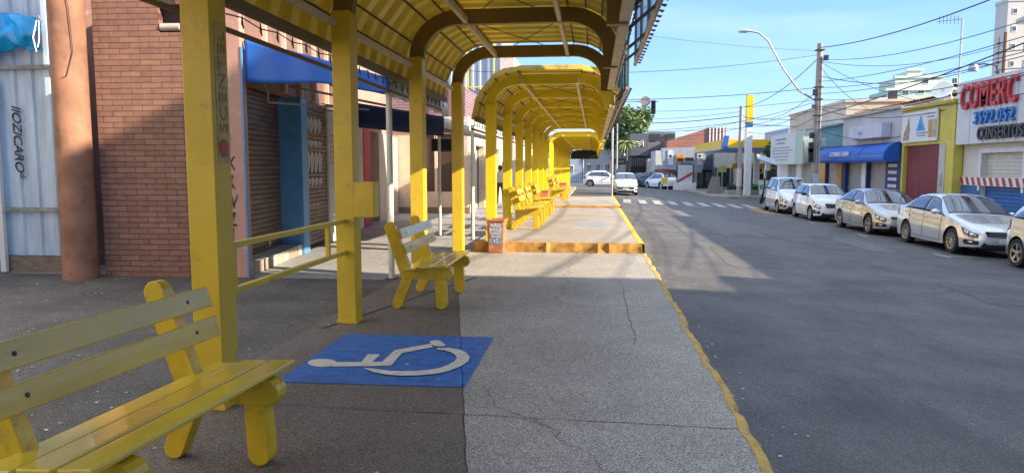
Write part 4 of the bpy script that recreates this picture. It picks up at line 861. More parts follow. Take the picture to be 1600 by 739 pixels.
for y0, y1 in ((5.8, 6.8), (7.2, 8.8)): shutter(RP(12.75), y0, y1, ZG, 2.1, SH, b)
# the other side of the street behind the camera, lit by the sun
b = thing('cream_shop_row', 'long cream shop front behind the near shelter, left of the frame', 'building', (-8, -8, 0))
g = MB(); g.box(-18, -9.9, -30, 8.5, 0, 6.0); g.build('wall', mat('warm_cream_wall', (.58, .47, .29), .7, var=.06), b)
for k in range(7): g = MB(); g.box(-9.89, -9.82, -28 + 5 * k, -25 + 5 * k, 0, 2.8); g.build('roller_shutter', SH, b)
# ------------------------------------------------------------------ far side of the junction
b = thing('petrol_station', 'petrol station with yellow edged canopy behind the white totem', 'petrol station', (14, 60, -.4))
SY = mat('station_yellow', (.85, .52, .01), .4, var=.06); SBL = mat('station_blue', (.03, .12, .42), .4)
g = MB(); g.box(9.7, 24, 55.05, 69, 3.02, 3.5); g.build('canopy', mat('canopy_grey', (.38, .4, .42), .5), b)
g = MB(); g.box(9.9, 24, 54.9, 55.03, 3.1, 3.72); g.box(9.45, 9.62, 55.1, 69, 3.0, 3.75); g.build('fascia', SY, b)
g = MB(); g.box(9.9, 24, 54.86, 54.897, 2.96, 3.12); g.box(9.41, 9.447, 55.1, 69, 2.9, 3.02); g.build('blue_line', SBL, b)
g = MB(); g.prism([(9.45, 2.95), (9.85, 2.95), (9.98, 4.0), (9.6, 4.0)], 'y', 54.82, 54.98); g.build('blue_fin', SBL, b)
for x, y in ((12.6, 57.5), (16.5, 57.5), (12.6, 65)): g = MB(); g.box(x - .2, x + .2, y - .2, y + .2, -.36, 3.02); g.build('canopy_column', WHITE, b)
g = MB(); g.box(11.6, 17, 62, 62.2, 1.55, 1.98); g.build('inner_sign', mat('station_orange', (.7, .38, .03), .5), b)
g = MB(); g.box(11.4, 22, 70, 78, -.36, 3.0); g.build('kiosk', mat('kiosk_blue_grey', (.13, .17, .22), .5, var=.15), b)
for k in range(4): g = MB(); g.box(11.7 + 1.5 * k, 12.95 + 1.5 * k, 69.93, 69.98, -.3, 1.7); fr = g.build('window', WHITE, b); g = MB(); g.box(11.78 + 1.5 * k, 12.87 + 1.5 * k, 69.88, 69.925, -.2, 1.62); g.build('pane', GLASSB, fr)
for x in (13.6, 15.6):
    g = MB(); g.box(x - .3, x + .3, 60.0, 60.5, -.36, 1.3); pmp = g.build('fuel_pump', mat('pump_yellow', (.6, .45, .1), .4), b, bevel=.02); g = MB(); g.box(x - .22, x + .22, 59.97, 59.998, .7, 1.15); g.build('display', BLK, pmp)
tt_ = thing('station_totem', 'tall white square totem with yellow and blue top at the station corner', 'totem', (11.3, 55.6, -.36))
g = MB(); g.box(10.95, 11.4, 53.6, 54.1, -.37, 4.55); g.build('shaft', WHITE, tt_, bevel=.02)
g = MB(); g.box(10.95, 11.4, 53.6, 54.1, 4.552, 4.95); g.build('blue_band', SBL, tt_); g = MB(); g.box(10.95, 11.4, 53.6, 54.1, 4.952, 6.85); g.build('yellow_top', SY, tt_); g = MB(); g.box(10.93, 11.42, 53.58, 54.12, 6.85, 6.92); g.build('cap', WHITE, tt_)
ds = thing('dark_shop', 'low dark fronted shop with glass doors left of the petrol station', 'shop', (11, 73, -.4))
g = MB(); g.box(9.4, 13.2, 71.0, 78, 1.4, 3.05); g.build('dark_fascia', mat('slate_blue', (.07, .10, .14), .5, var=.2), ds)
g = MB(); g.box(9.4, 13.2, 71.3, 78, -.36, 1.38); g.build('wall', mat('dark_front', (.05, .05, .055), .4), ds)
for k in range(4):
    x = 9.9 + .85 * k; g = MB(); cells(g, x, x + .75, -.3, 1.3, [(x + .07, x + .68, -.2, 1.22)], lambda a, b_, c_, d_: g.box(a, b_, 71.2, 71.27, c_, d_)); fr = g.build('door', BLK, ds); g = MB(); g.box(x + .07, x + .68, 71.24, 71.28, -.2, 1.22); g.build('pane', mat('shop_glass', (.12, .13, .13), .1, var=.3), fr)
g = MB(); g.box(9.55, 9.85, 71.15, 71.28, -.36, 1.4); g.box(9.85, 10.0, 71.1, 71.2, -.3, 1.35); g.build('white_jamb', WHITE, ds)
lw = thing('low_white_wall', 'low white boundary wall between the notice board and the dark shop', 'wall', (8.6, 70, -.3)); g = MB(); g.box(7.6, 9.35, 70.6, 70.8, -.4, .95); g.build('wall', GREYW, lw)
# M sign shop
b = thing('grey_sign_shop', 'angular grey shop front with an orange letter and orange brick pier', 'shop', (7.5, 70, -.3))
wall_y(71, 71.3, 5.9, 9.4, -.3, 1.5, [(7.9, 9.2, -.3, 1.4)], BRICKO, 'brick_pier', b)
g = MB(); g.prism([(6.6, 1.55), (10.2, 1.15), (10.6, 2.7), (10.2, 3.6), (6.4, 3.5)], 'y', 69.6, 70.4); pn = g.build('sign_panel', mat('grey_cladding', (.30, .33, .37), .45, var=.08), b)
g = MB(); g.box(6.0, 9.35, 71.32, 77, -.4, 3.3); g.build('body_wall', GREYW, b)
text('M', (7.75, 69.55, 2.15), *FACE_CAM, 1.05, mat('letter_orange', (.7, .22, .02), .4), pn, 'letter', .03, off=.02)
g = MB(); g.box(8.65, 9.4, 69.54, 69.59, 2.3, 2.6); g.box(8.1, 9.3, 69.54, 69.59, 2.0, 2.06); g.build('grey_word', DARKM, pn)
for x in (7.0, 9.75): g = MB(); g.box(x, x + .5, 69.53, 69.59, 1.9, 3.3); pc = g.build('picture_panel', PLATE, pn); g = MB(); g.lathe([(0, 0), (.13, 0), (.13, .02)], (x + .25, 69.51, 2.75), 'y', 14); g.build('emblem', DARKM, pc)
b = thing('orange_brick_block', 'orange brick upper block with white vertical stripes at its right end', 'building', (10, 80, 0))
g = MB(); g.prism([(7.9, 4.55), (12.3, 5.9), (12.3, -.4), (7.9, -.4)], 'y', 79.5, 88); g.build('wall', BRICKO, b)
g = MB(); g.box(12.302, 14.1, 79.5, 88, -.4, 5.95); g.build('end_wall', BRICKO, b)
for k in range(5): g = MB(); g.box(12.35 + .36 * k, 12.48 + .36 * k, 79.35, 79.48, 3.2, 5.95); g.build('white_fin', WHITE, b)
b = thing('grey_roof_shed', 'wide grey sheet roof shed behind the petrol station', 'shed', (20, 90, 0))
g = MB(); g.box(14.3, 27, 85, 100, -.4, 4.4); g.build('wall', METALW, b); g = MB(); g.prism([(84.6, 4.4), (92, 5.7), (100, 4.4)], 'x', 14.2, 27.2); g.build('roof', mat('sheet_roof', (.28, .28, .29), .6, var=.15), b)
b = thing('blue_grey_shed', 'plain blue grey wall rising right of the grey shed', 'building', (24, 80, 0)); g = MB(); g.box(19.2, 30, 74, 84, -.4, 5.6); g.build('wall', mat('blue_grey_wall', (.34, .40, .48), .5, var=.06), b)
b = thing('charcoal_building', 'charcoal building with glazed balcony and white emblem on top panel', 'building', (5, 85, 0))
g = MB(); g.box(4.15, 6.15, 83, 92, 3.0, 5.5); tp_ = g.build('top_panel', mat('charcoal_panel', (.10, .11, .115), .5, var=.1), b)
g = MB(); g.box(4.25, 9.2, 83.6, 92, -.3, 2.99); g.build('wall', mat('near_black', (.02, .021, .023), .4), b)
for k in range(9): g = MB(); g.box(4.3 + .21 * k, 4.33 + .21 * k, 83.1, 83.14, 1.9, 2.75); g.build('balcony_bar', STEEL, b)
g = MB(); g.box(4.25, 6.15, 83.0, 83.5, 1.72, 1.88); g.build('balcony_slab', DARKM, b)
for k in range(3):
    g = MB(); g.tube([(4.75 + .12 * k, 82.95, 4.6 - .22 * k), (5.1, 82.95, 4.5 - .2 * k), (5.55, 82.95, 4.75 - .2 * k), (5.6, 82.95, 4.45 - .2 * k)], .045, 5); g.build('emblem_stroke', PW, tp_)
b = thing('stone_building', 'grey stone faced building between the charcoal and orange blocks', 'building', (7.4, 86, 0))
g = MB(); g.box(6.2, 9.3, 84.4, 92, 2.2, 5.7); g.build('wall', brickmat('grey_stone', (.16, .16, .165), (.10, .10, .105), (.2, .2, .2), .9, .35, .02), b)
g = MB(); g.box(6.3, 7.6, 84.2, 84.38, 4.9, 5.5); g.box(8.2, 9.2, 84.2, 84.38, 4.9, 5.5); g.build('window', GLASSB, b)
g = MB(); g.prism([(5.95, -.3), (7.6, -.3), (7.6, 2.9), (5.95, 2.6)], 'y', 80, 83.5); g.build('beige_wing', BEIGE, b); g = MB(); g.box(7.0, 7.9, 79.7, 79.98, -.3, 2.85); g.build('orange_pier', BRICKO, b)
g = MB(); g.box(6.0, 7.2, 79.9, 79.97, -.3, 1.0); g.build('door', DARKM, b)
# end of the street
for i, (nm, lab, xa, xb, y, zt_, c_) in enumerate((('white_house', 'long white house closing the street behind the crossing hatchback', -1.4, 4.1, 100, 4.3, (.68, .66, .62)), ('grey_blue_block', 'grey blue block with tall windows seen under the shelter end', -7.5, -1.6, 96, 5.6, (.30, .34, .40)), ('cream_house', 'cream low house at the street end left of the dark fronted café', 2.2, 4.0, 90, 2.9, (.62, .55, .44)))):
    if i == 2: lab = 'cream low house at the street end beside the charcoal building'
    b = thing(nm, lab, 'house' if i != 1 else 'building', ((xa + xb) / 2, y, -.2)); g = MB(); g.box(xa, xb, y, y + 9, -.4, zt_); g.build('wall', mat(nm, c_, .7, var=.06, scale=1), b)
    g = MB(); g.prism([(xa - .2, zt_), (xb + .2, zt_), ((xa + xb) / 2, zt_ + .6)], 'y', y - .1, y + 9.1); g.build('roof', mat('far_roof', (.25, .22, .2), .8), b)
    n = int((xb - xa) / 1.3)
    windows_grid(b, WHITE, Yv=y, us=[xa + .4 + 1.25 * k for k in range(max(1, n))], zs=(1.0,) if i != 1 else (.8, 3.2), wd=.7, hh=1.2)
fe = thing('grille_fence', 'white metal grille fence along the far side of the junction', 'fence', (0, 84, -.2))
for k in range(40): x = -5 + k * .22; g = MB(); g.bar((x, 86, -.2), (x, 86, 1.5), .05); g.build('bar', WHITE, fe)
for z0 in (.1, 1.3): g = MB(); g.bar((-5, 86, z0), (3.7, 86, z0), .05); g.build('rail', WHITE, fe)
cs = thing('dark_canopy_sign', 'small black canopy sign with pale lettering before the cream house', 'sign', (3.3, 84.5, 0)); g = MB(); g.box(2.3, 4.0, 84, 84.6, 2.0, 2.7); bd_ = g.build('board', BLK, cs); text('CAFÉ', (2.6, 83.98, 2.2), *FACE_CAM, .4, PW, bd_, 'lettering', .01)
bd_.name = 'board'
for x in (2.4, 3.9): g = MB(); g.bar((x, 84.3, -.2), (x, 84.3, 2.0), .1); g.build('post', DARKM, cs)
# ------------------------------------------------------------------ trees
def tree(name, label, x, y, z0, h, rx, rz, n, lm, seed, ls=.22, group=None):
    rnd = random.Random(seed); t = thing(name, label, 'tree', (x, y, z0), group)
    g = MB(); top = z0 + h - rz * 1.1
    g.tube([(x, y, z0), (x + .05 * h, y, z0 + (top - z0) * .5), (x - .02 * h, y, top)], [.035 * h, .026 * h, .02 * h], 8)
    cl = []
    for k in range(13):
        a = rnd.uniform(0, 6.28); rr = rnd.uniform(.25, .85); c_ = Vector((x + rx * rr * math.cos(a), y + rx * rr * math.sin(a), z0 + h - rz + rz * rnd.uniform(-.75, .7))); cl.append((c_, rx * rnd.uniform(.28, .48)))
        g.tube([(x, y, top - .15 * h + .02 * k), (Vector((x, y, top)) + c_) / 2 + Vector((0, 0, .1)), c_], [.014 * h, .01 * h, .003 * h], 5)
    g.build('trunk', BARK, t, smooth=True)
    v = []; f = []
    for k in range(n):
        c_, r_ = cl[rnd.randrange(len(cl))]; d = Vector((rnd.gauss(0, 1), rnd.gauss(0, 1), rnd.gauss(0, .8))).normalized() * r_ * rnd.uniform(.45, 1.1); p = c_ + d
        a = Vector((rnd.gauss(0, 1), rnd.gauss(0, 1), rnd.gauss(0, .6))).normalized() * ls * rnd.uniform(.6, 1.3); q = a.cross(Vector((rnd.gauss(0, 1), rnd.gauss(0, 1), rnd.gauss(0, 1)))).normalized() * ls * .5
        o = len(v); v += [tuple(p - a), tuple(p + q), tuple(p + a), tuple(p - q)]; f.append((o, o + 1, o + 2, o + 3))
    g = MB(); g.v = v; g.f = f; g.build('crown', lm, t)
tree('broadleaf_tree', 'big leafy green tree behind the charcoal building', 4.2, 98, -.3, 10.0, 4.0, 3.0, 9000, LEAF, 1, .26)
tree('broadleaf_tree', 'dark low tree filling the gap left of the big leafy tree', .8, 104, -.3, 7.0, 3.2, 2.4, 4500, LEAFD, 2, .26)
tree('street_tree', 'small dark street tree beside the white shop banner', 13.0, 52.4, -.4, 4.2, 1.25, 1.25, 2600, LEAFD, 4, .13)
tree('garden_tree', 'low tree glimpsed behind the yellow fascia shop', -7, 68, -.3, 6, 2.6, 2.4, 3500, LEAF, 6, .2)
pt = thing('palm_tree', 'palm with yellowish fronds beside the charcoal building', 'palm', (3.6, 92, -.3))
g = MB(); g.tube([(3.6, 82, -.3), (3.7, 82, 2), (3.65, 82, 4.3)], [.16, .12, .12], 8); g.build('trunk', BARK, pt, smooth=True)
rnd = random.Random(3); g = MB()
for k in range(26):
    a = rnd.uniform(0, 6.28); e = rnd.uniform(.1, 1.2); L_ = rnd.uniform(1.1, 1.7); prev = None; rows = []
    for i in range(7):
        t_i = i / 6; r_ = L_ * t_i * math.cos(e * .5); z = 4.3 + L_ * (t_i * e - 1.1 * t_i * t_i); c_ = Vector((3.65 + r_ * math.cos(a), 82 + r_ * math.sin(a), z)); s_ = Vector((-math.sin(a), math.cos(a), 0)) * .16 * math.sin(math.pi * min(1, t_i + .12)); rows.append([c_ - s_ - Vector((0, 0, .12)), c_, c_ + s_ - Vector((0, 0, .12))])
    g.grid(rows)
g.build('crown', PALML, pt)
# ------------------------------------------------------------------ poles, signs, wires
up = thing('utility_pole', 'tall weathered concrete utility pole with boxes and a street lamp arm', 'utility pole', (11.05, 37.4, -.42))
PX, PY = 11.05, 37.4
g = MB(); g.tube([(PX, PY, -.5), (PX, PY, 3.5), (PX, PY, 7.75)], [.20, .17, .13], 12); g.build('shaft', mat('old_concrete_pole', (.34, .29, .24), .85, var=.25, scale=2, dirt=(.2, .16, .13)), up, smooth=True)
g = MB(); g.tube([(PX - .1, PY - .05, 3.55 + 1.4), (PX - .9, PY, 5.45), (PX - 1.75, PY, 6.6), (PX - 2.5, PY, 7.95), (PX - 2.95, PY, 8.33), (PX - 3.5, PY, 8.45)], .05, 8); g.build('lamp_arm', STEEL, up, smooth=True)
g = MB(); g.tube([(PX - 3.4, PY, 8.45), (PX - 3.6, PY, 8.44), (PX - 3.95, PY, 8.40)], [.07, .11, .05], 10); g.build('lamp_head', STEEL, up, smooth=True)
for z0, s_, dx, m_ in ((2.4, .5, -.3, DARKM), (3.1, .28, -.28, DARKM), (2.75, .35, .28, GREYW), (4.6, .16, -.22, DARKM), (5.2, .3, -.2, BLK), (1.9, .7, -.3, BLK), (6.9, .25, .25, BLK)):
    g = MB(); g.box(PX + dx - .1, PX + dx + .1, PY - .3, PY - .1, z0, z0 + s_); g.build('equipment_box', m_, up, bevel=.01)
for z0 in (4.2, 5.0, 5.6, 7.4): g = MB(); g.box(PX - .19, PX + .19, PY - .19, PY + .19, z0, z0 + .06); g.build('band', DARKM, up)
for z0 in (1.0,): g = MB(); g.box(PX - .16, PX + .14, PY - .225, PY - .212, z0 - .3, z0 + .35); g.build('pasted_poster', PLATE, up)
g = MB(); g.tube([(PX + .12, PY - .2, -.4), (PX + .13, PY - .17, 3), (PX + .1, PY - .15, 7)], .03, 6); g.build('conduit', GREYW, up)
p2 = thing('utility_pole', 'grey utility pole standing against the white station totem', 'utility pole', (10.3, 53, -.36)); g = MB(); g.tube([(10.35, 52.6, -.4), (10.35, 52.6, 6.0)], [.17, .12], 10); g.build('shaft', CONC, p2, smooth=True); g = MB(); g.lathe([(.19, .3), (.19, 1.6)], (10.35, 52.6, 0), 'z', 10); g.build('painted_base', mat('white_red_poster', (.6, .5, .46), .6, var=.1, scale=4, dirt=(.5, .1, .06)), p2)
p3 = thing('utility_pole', 'thin pale pole rising right of the dark canopy sign', 'utility pole', (3.2, 80, -.25)); g = MB(); g.tube([(2.45, 78, -.3), (2.45, 78, 6.4)], [.12, .08], 8); g.build('shaft', CONC, p3, smooth=True); g = MB(); g.bar((1.7, 78, 5.9), (3.2, 78, 5.9), .09); g.build('crossarm', DARKM, p3)
tl = thing('traffic_light', 'dark traffic light hanging on a long arm over the road', 'traffic light', (1.13, 45, -.15))
g = MB(); g.tube([(1.13, 45, -.2), (1.13, 45, 5.75)], .07, 10); g.build('pole', STEEL, tl, smooth=True)
g = MB(); g.tube([(1.13, 45, 5.72), (3.9, 45, 5.68)], [.05, .035], 8); g.build('arm', STEEL, tl, smooth=True)
hd = (lambda g: (g.box(3.45, 3.73, 44.85, 45.1, 4.92, 5.75), g.build('signal_head', BLK, tl, bevel=.03)))(MB())[1]
for k in range(3): g = MB(); g.lathe([(.11, 0), (.11, -.12), (.095, -.12), (.095, -.01)], (3.59, 44.84, 5.06 + .26 * k), 'y', 12); g.build('visor', BLK, hd)
g = MB(); g.lathe([(0, .0), (.3, .0), (.3, .02), (0, .02)], (3.1, 44.9, 5.7), 'y', 20); g.build('round_plate', mat('plate_back', (.2, .18, .17), .6), tl)
def sign(label, x, y, z0, h, wd, hh, m, nm='traffic_sign', cat='sign', lean=0):
    t = thing(nm, label, cat, (x, y, z0)); g = MB(); g.tube([(x, y, z0), (x, y, z0 + h)], .035, 8); g.build('post', STEEL, t, smooth=True); g = MB(); g.box(x - wd / 2, x + wd / 2, y - .06, y - .037, z0 + h - hh, z0 + h); return t, g.build('plate', m, t)
sign('small yellow and white plate on a thin post before the dark shop', 10.1, 58, -.36, 2.15, .62, .5, mat('yellow_white_plate', (.6, .5, .18), .5, var=.3, scale=5))
sign('white plate on a slim post under the station canopy', 13.0, 56, -.36, 2.1, .35, .35, PLATE)
sp_ = thing('solar_sign', 'black post with white solar panel and dark triangular plates at the corner', 'sign', (9.1, 39.5, -.45))
g = MB(); g.tube([(9.1, 39.5, -.5), (9.1, 39.5, 1.1)], .045, 8); g.build('post', BLK, sp_)
g = MB(); g.tube([(9.3, 40.5, -.5), (9.32, 40.5, 1.5), (9.5, 40.4, 1.9), (9.5, 40.4, 2.05)], .035, 8); g.build('lamp_post', WHITE, sp_, smooth=True)
g = MB(); g.box(9.32, 9.58, 40.3, 40.5, 1.5, 1.86); g.build('battery_box', WHITE, sp_, bevel=.02)
g = MB(); Mx = Matrix.Translation((9.35, 40.3, 2.08)) @ Matrix.Rotation(R(18), 4, 'Y') @ Matrix.Rotation(R(22), 4, 'X'); g.box(-.52, .52, -.4, .4, -.02, .02, Mx); g.build('solar_panel', mat('solar_cell', (.30, .32, .36), .2), sp_)
for x, y in ((9.1, 39.44), (9.75, 40.6)): g = MB(); g.prism([(x - .26, -.02 - .25), (x + .26, -.27), (x, .75)], 'y', y, y + .03); g.build('triangle_plate', BLK, sp_)
nb = thing('notice_board', 'white notice board with a red diagonal stripe on a white base', 'notice board', (7.7, 68, -.3))
g = MB(); g.box(7.4, 9.4, 67.4, 68.2, -.45, .25); g.build('base', WHITE, nb)
g = MB(); g.box(7.75, 9.1, 67.7, 67.8, .25, 1.85); bo = g.build('board', PLATE, nb); g = MB(); g.prism([(7.8, .5), (9.05, 1.25), (9.05, 1.0), (7.8, .25)], 'y', 67.68, 67.698); g.build('stripe', RST, bo)
for x in (7.69, 9.16): g = MB(); g.box(x - .05, x + .05, 67.7, 67.8, .25, 1.95); g.build('frame_post', DARKM, nb)
ap = thing('a_frame_board', 'yellow topped pavement sign standing beside the white parked hatchback', 'pavement sign', (6.2, 65, -.3)); g = MB(); g.box(5.9, 6.5, 64, 64.05, .2, .75); g.build('plate', SY, ap); g = MB()
for x in (5.92, 6.48): g.bar((x, 64.02, -.36), (x, 64.02, .8), .05)
g.build('legs_frame', WHITE, ap)
ab2 = thing('a_frame_board', 'tall grey leaning pavement board before the dark shop', 'pavement sign', (9.3, 57, -.36)); g = MB(); g.prism([(8.75, -.36), (9.85, -.36), (9.75, .95), (9.15, .95)], 'y', 57, 57.06); g.build('board', mat('brown_grey_board', (.28, .25, .23), .6), ab2)
bo2 = thing('a_frame_board', 'slanted green and white promotional board at the station forecourt', 'pavement sign', (12.2, 53, -.36)); g = MB(); Mx = Matrix.Translation((12.6, 53.5, .1)) @ Matrix.Rotation(R(-20), 4, 'X'); g.box(-.65, .65, -.03, .03, -.45, .65, Mx); q_ = g.build('board', PLATE, bo2); g = MB(); g.box(-.6, .6, -.045, -.035, -.05, .3, Mx); g.build('green_band', mat('promo_green', (.04, .3, .12), .5), q_)
fb = thing('flower_bed', 'long low concrete planter with shrubs along the station kerb', 'planter', (11, 54, -.36)); g = MB(); g.box(9.9, 13.5, 54.6, 55.6, -.36, .0); g.build('trough', CONC, fb)
rnd = random.Random(9); g = MB()
for k in range(900):
    p = Vector((rnd.uniform(10, 12.2), rnd.uniform(54.7, 55.5), rnd.uniform(0, .5) * rnd.random() + .02)); a = Vector((rnd.gauss(0, 1), rnd.gauss(0, 1), rnd.gauss(0, 1))).normalized() * .1; q = a.cross(Vector((rnd.gauss(0, 1), .3, 1))).normalized() * .05; g.add([p - a, p + q, p + a, p - q], [(0, 1, 2, 3)])
g.build('shrubs', LEAF, fb)
# overhead cables
def cable(a, b_, sag, r=.014, n=22):
    a, b_ = Vector(a), Vector(b_); pts = [a.lerp(b_, i / n) - Vector((0, 0, sag * 4 * (i / n) * (1 - i / n))) for i in range(n + 1)]
    g = MB(); g.tube(pts, r, 5); o = g.build('overhead_cable', BLK, None, loc=tuple(a)); tag(o, 'black overhead cable strung between the poles above the street', 'cable', 'overhead cables above the street')
P_ = lambda z, dx=0: (PX + dx, PY, z)
cable(P_(7.55), (10.9, -4, 8.3), 1.6, .022)
for z0, z1, sg in ((7.0, 7.9, 2.0), (5.9, 6.6, 1.2), (5.6, 6.3, 1.3), (5.3, 6.0, 1.1), (5.0, 5.6, 1.2), (4.7, 5.9, 1.7)): cable(P_(z0), (11.0, -4, z1), sg, .013)
cable(P_(4.2), (11.4, 4, 6.6), .5, .022); cable(P_(3.9), (12.2, 10, 5.2), .5, .018)
for z0, dx, b_, sg, r in ((7.4, -.1, (-9, 26, 8.6), .5, .012), (7.2, -.1, (-9, 30, 6.0), .6, .014), (5.6, -.1, (-9, 34, 5.3), .5, .016), (5.0, -.1, (-9, 48, 6.5), .8, .012), (4.9, -.1, (2.45, 78, 5.9), .9, .015), (4.6, -.1, (2.45, 78, 5.5), 1.0, .015), (7.0, -.1, (10.35, 52.6, 5.9), .5, .02), (5.4, -.1, (10.35, 52.6, 5.4), .8, .015), (4.8, 0, (10.35, 52.6, 5.0), .7, .015), (4.2, 0, (10.35, 52.6, 4.4), .6, .013)): cable(P_(z0, dx), b_, sg, r)
for a, b_, sg, r in (((10.35, 52.6, 5.3), (-6, 50, 5.4), .6, .03), ((10.35, 52.6, 4.9), (-6, 56, 4.7), .5, .02), ((10.35, 52.6, 5.6), (-6, 62, 6.4), .6, .016), ((10.35, 52.6, 5.2), (30, 60, 6.2), .5, .02), ((10.35, 52.6, 4.8), (30, 60, 5.4), .5, .02),
                     ((PX, PY, 6.9), (13.2, 29.6, 4.1), .3, .012), ((PX, PY, 6.7), (12.4, 33.5, 4.05), .3, .012), ((PX, PY, 6.0), (12.4, 41, 3.8), .3, .012), ((PX, PY, 4.6), (12.35, 26.6, 3.7), .4, .014), ((PX, PY, 3.6), (12.3, 30.6, 2.9), .3, .014), ((PX, PY, 6.9), (16.5, 31.5, 6.6), .5, .012),
                     ((16.3, 31.5, 6.3), (30, 22, 9.5), .8, .02), ((16.3, 31.5, 5.6), (30, 22, 8.6), .8, .02), ((PX, PY, 6.2), (16.3, 31.5, 5.9), .6, .016), ((-9, 60, 4.6), (12, 75, 4.7), .4, .02), ((-9, 70, 5.4), (20, 80, 6.2), .5, .02)): cable(a, b_, sg, r)
LAMPD = mat('headlight_housing', (.07, .075, .08), .1, metal=.4, var=.4, scale=14, coat=1)
# ------------------------------------------------------------------ cars
def smooth_interp(keys, n, L, it=3):
    xs = [L * i / n for i in range(n + 1)]; v = []
    for x in xs:
        for (a, b_), (c_, d_) in zip(keys, keys[1:]):
            if a <= x <= c_ or (c_, d_) == keys[-1]: t = min(1, max(0, (x - a) / (c_ - a))); v.append(b_ + (d_ - b_) * t); break
    for _ in range(it): v = [v[0]] + [(v[i - 1] + 2 * v[i] + v[i + 1]) / 4 for i in range(1, len(v) - 1)] + [v[-1]]
    return lambda x: (lambda f: v[int(f)] + (v[min(int(f) + 1, n)] - v[int(f)]) * (f - int(f)))(min(max(x / L * n, 0), n - 1e-6))
def car(nm, label, cat, L, W, top, belt, wk, wheels, rw, paint, wd, group, far=False, plate=None, low_grille=True, rimn=5, glass=None, doors=(), grille=(.42, .56, .5)):
    """nose at y = -L/2, standing on z = 0; top/belt/width are curves along the length"""
    glass = glass or GLASSD; t = thing(nm, label, cat, (0, 0, 0), group); n = 90 if not far else 50
    zt = smooth_interp(top, n, L, 2); zb = smooth_interp(belt, n, L, 3); W_ = smooth_interp([(a, b_ * W / 2) for a, b_ in wk], n, L, 2); l0 = L / 2; RA = rw + .055
    def low(l):
        z = .20 + .05 * max(0, 1 - l / .5) + .08 * max(0, 1 - (L - l) / .5)
        for w0 in wheels:
            if abs(l - w0) < RA: z = max(z, rw + math.sqrt(RA * RA - (l - w0) ** 2))
        return z
    def S(l, v, side):
        w_, b_, tz, lo = W_(l), zb(l), zt(l), low(l); b_ = min(b_, tz - .03); wt = w_ * (.97 - .25 * max(0, min(1, (tz - b_) / .5)))
        if v <= 1:
            z = lo + (b_ - lo) * v; q = (z - .2) / max(.1, b_ - .2); bulge = .93 + .07 * math.sin(math.pi * min(1, .18 + .72 * q)) - .006 * math.exp(-((q - .72) / .05) ** 2); x = w_ * bulge
            if v > .999: x = w_ * .965
        elif v <= 2: u = v - 1; rs = min(.07, (tz - b_) * .4); x = w_ * .965 + (wt - w_ * .965) * u ** 1.15; z = b_ + (tz - rs - b_) * u
        else: u = (v - 2) * math.pi / 2; rs = min(.07, (tz - b_) * .4); x = wt * (math.cos(u) ** .8 if math.cos(u) > 0 else 0); z = tz - rs + rs * math.sin(u) ** .9
        return Vector((side * x, l - l0, z))
    def Nrm(l, v, s): e = .01; a = S(min(l + e, L), v, s) - S(max(l - e, 0), v, s); b_ = S(l, min(v + e, 3), s) - S(l, max(v - e, 0), s); q = a.cross(b_); q = q.normalized() if q.length > 1e-9 else Vector((0, 0, 1)); return q if (q.x * s > 0 or (abs(q.x) < .3 and q.z > 0)) else -q
    vs_ = [i / 8 for i in range(9)] + [1 + i / 5 for i in range(1, 6)] + [2 + i / 6 for i in range(1, 7)]; ls_ = sorted({L * i / n for i in range(n + 1)} | {max(0, min(L, w0 + s_ * RA * q)) for w0 in wheels for s_ in (-1, 1) for q in (1, .985, .95)}); g = MB()
    for s_ in (-1, 1): g.grid([[S(l, v, s_) for v in vs_] for l in ls_])
    for l in (0, L):
        ring = [S(l, v, -1) for v in vs_] + [S(l, v, 1) for v in reversed(vs_[:-1])]; cz = sum(q.z for q in ring) / len(ring); push = -.05 if l == 0 else .04; k = len(g.v); g.v += [tuple(q) for q in ring]; m_ = len(ring); inn = [Vector((q.x * .75, q.y + push, cz + (q.z - cz) * .72)) for q in ring]; g.v += [tuple(q) for q in inn]; g.v.append((0, ring[0].y + push * 1.25, cz))
        for i in range(m_): j = (i + 1) % m_; g.f.append((k + i, k + j, k + m_ + j, k + m_ + i)); g.f.append((k + m_ + i, k + m_ + j, k + 2 * m_))
    o = g.build('body', paint, t); bm = bmesh.new(); bm.from_mesh(o.data); bmesh.ops.remove_doubles(bm, verts=bm.verts, dist=.0015); bmesh.ops.recalc_face_normals(bm, faces=bm.faces); bm.to_mesh(o.data); bm.free(); o.data.shade_smooth(); o.data.set_sharp_from_angle(angle=R(38)); body = o
    g = MB(); g.box(-(W / 2 - .25), W / 2 - .25, -l0 + .12, l0 - .12, .17, .62); g.build('underbody', BLK, t)
    def patch_(name, la, lb, va, vb, m, side, off=.006, par=None, nu=10, nv=6):
        g = MB()
        for s_ in ((side,) if side else (-1, 1)):
            rows = []
            for i in range(nu + 1):
                row = []
                for j in range(nv + 1):
                    v = va + (vb - va) * j / nv; a = la(v) if callable(la) else la; b_ = lb(v) if callable(lb) else lb; l = a + (b_ - a) * i / nu; row.append(S(l, v, s_) + Nrm(l, v, s_) * off)
                rows.append(row)
            if not side and s_ == 1: pass
            g.grid(rows)
        o = g.build(name, m, par or t, smooth=True, angle=60); so_ = o.modifiers.new('t', 'SOLIDIFY'); so_.thickness = .004; so_.offset = 1; return o
    cow, wt_, rt, rb, bp = wd   # cowl, windscreen top, rear glass top, rear glass bottom, B post
    patch_('windscreen', cow + .05, wt_ - .03, 2.06, 3, glass, 0)
    patch_('rear_window', rt + .05, rb - .05, 2.08, 3, glass, 0)
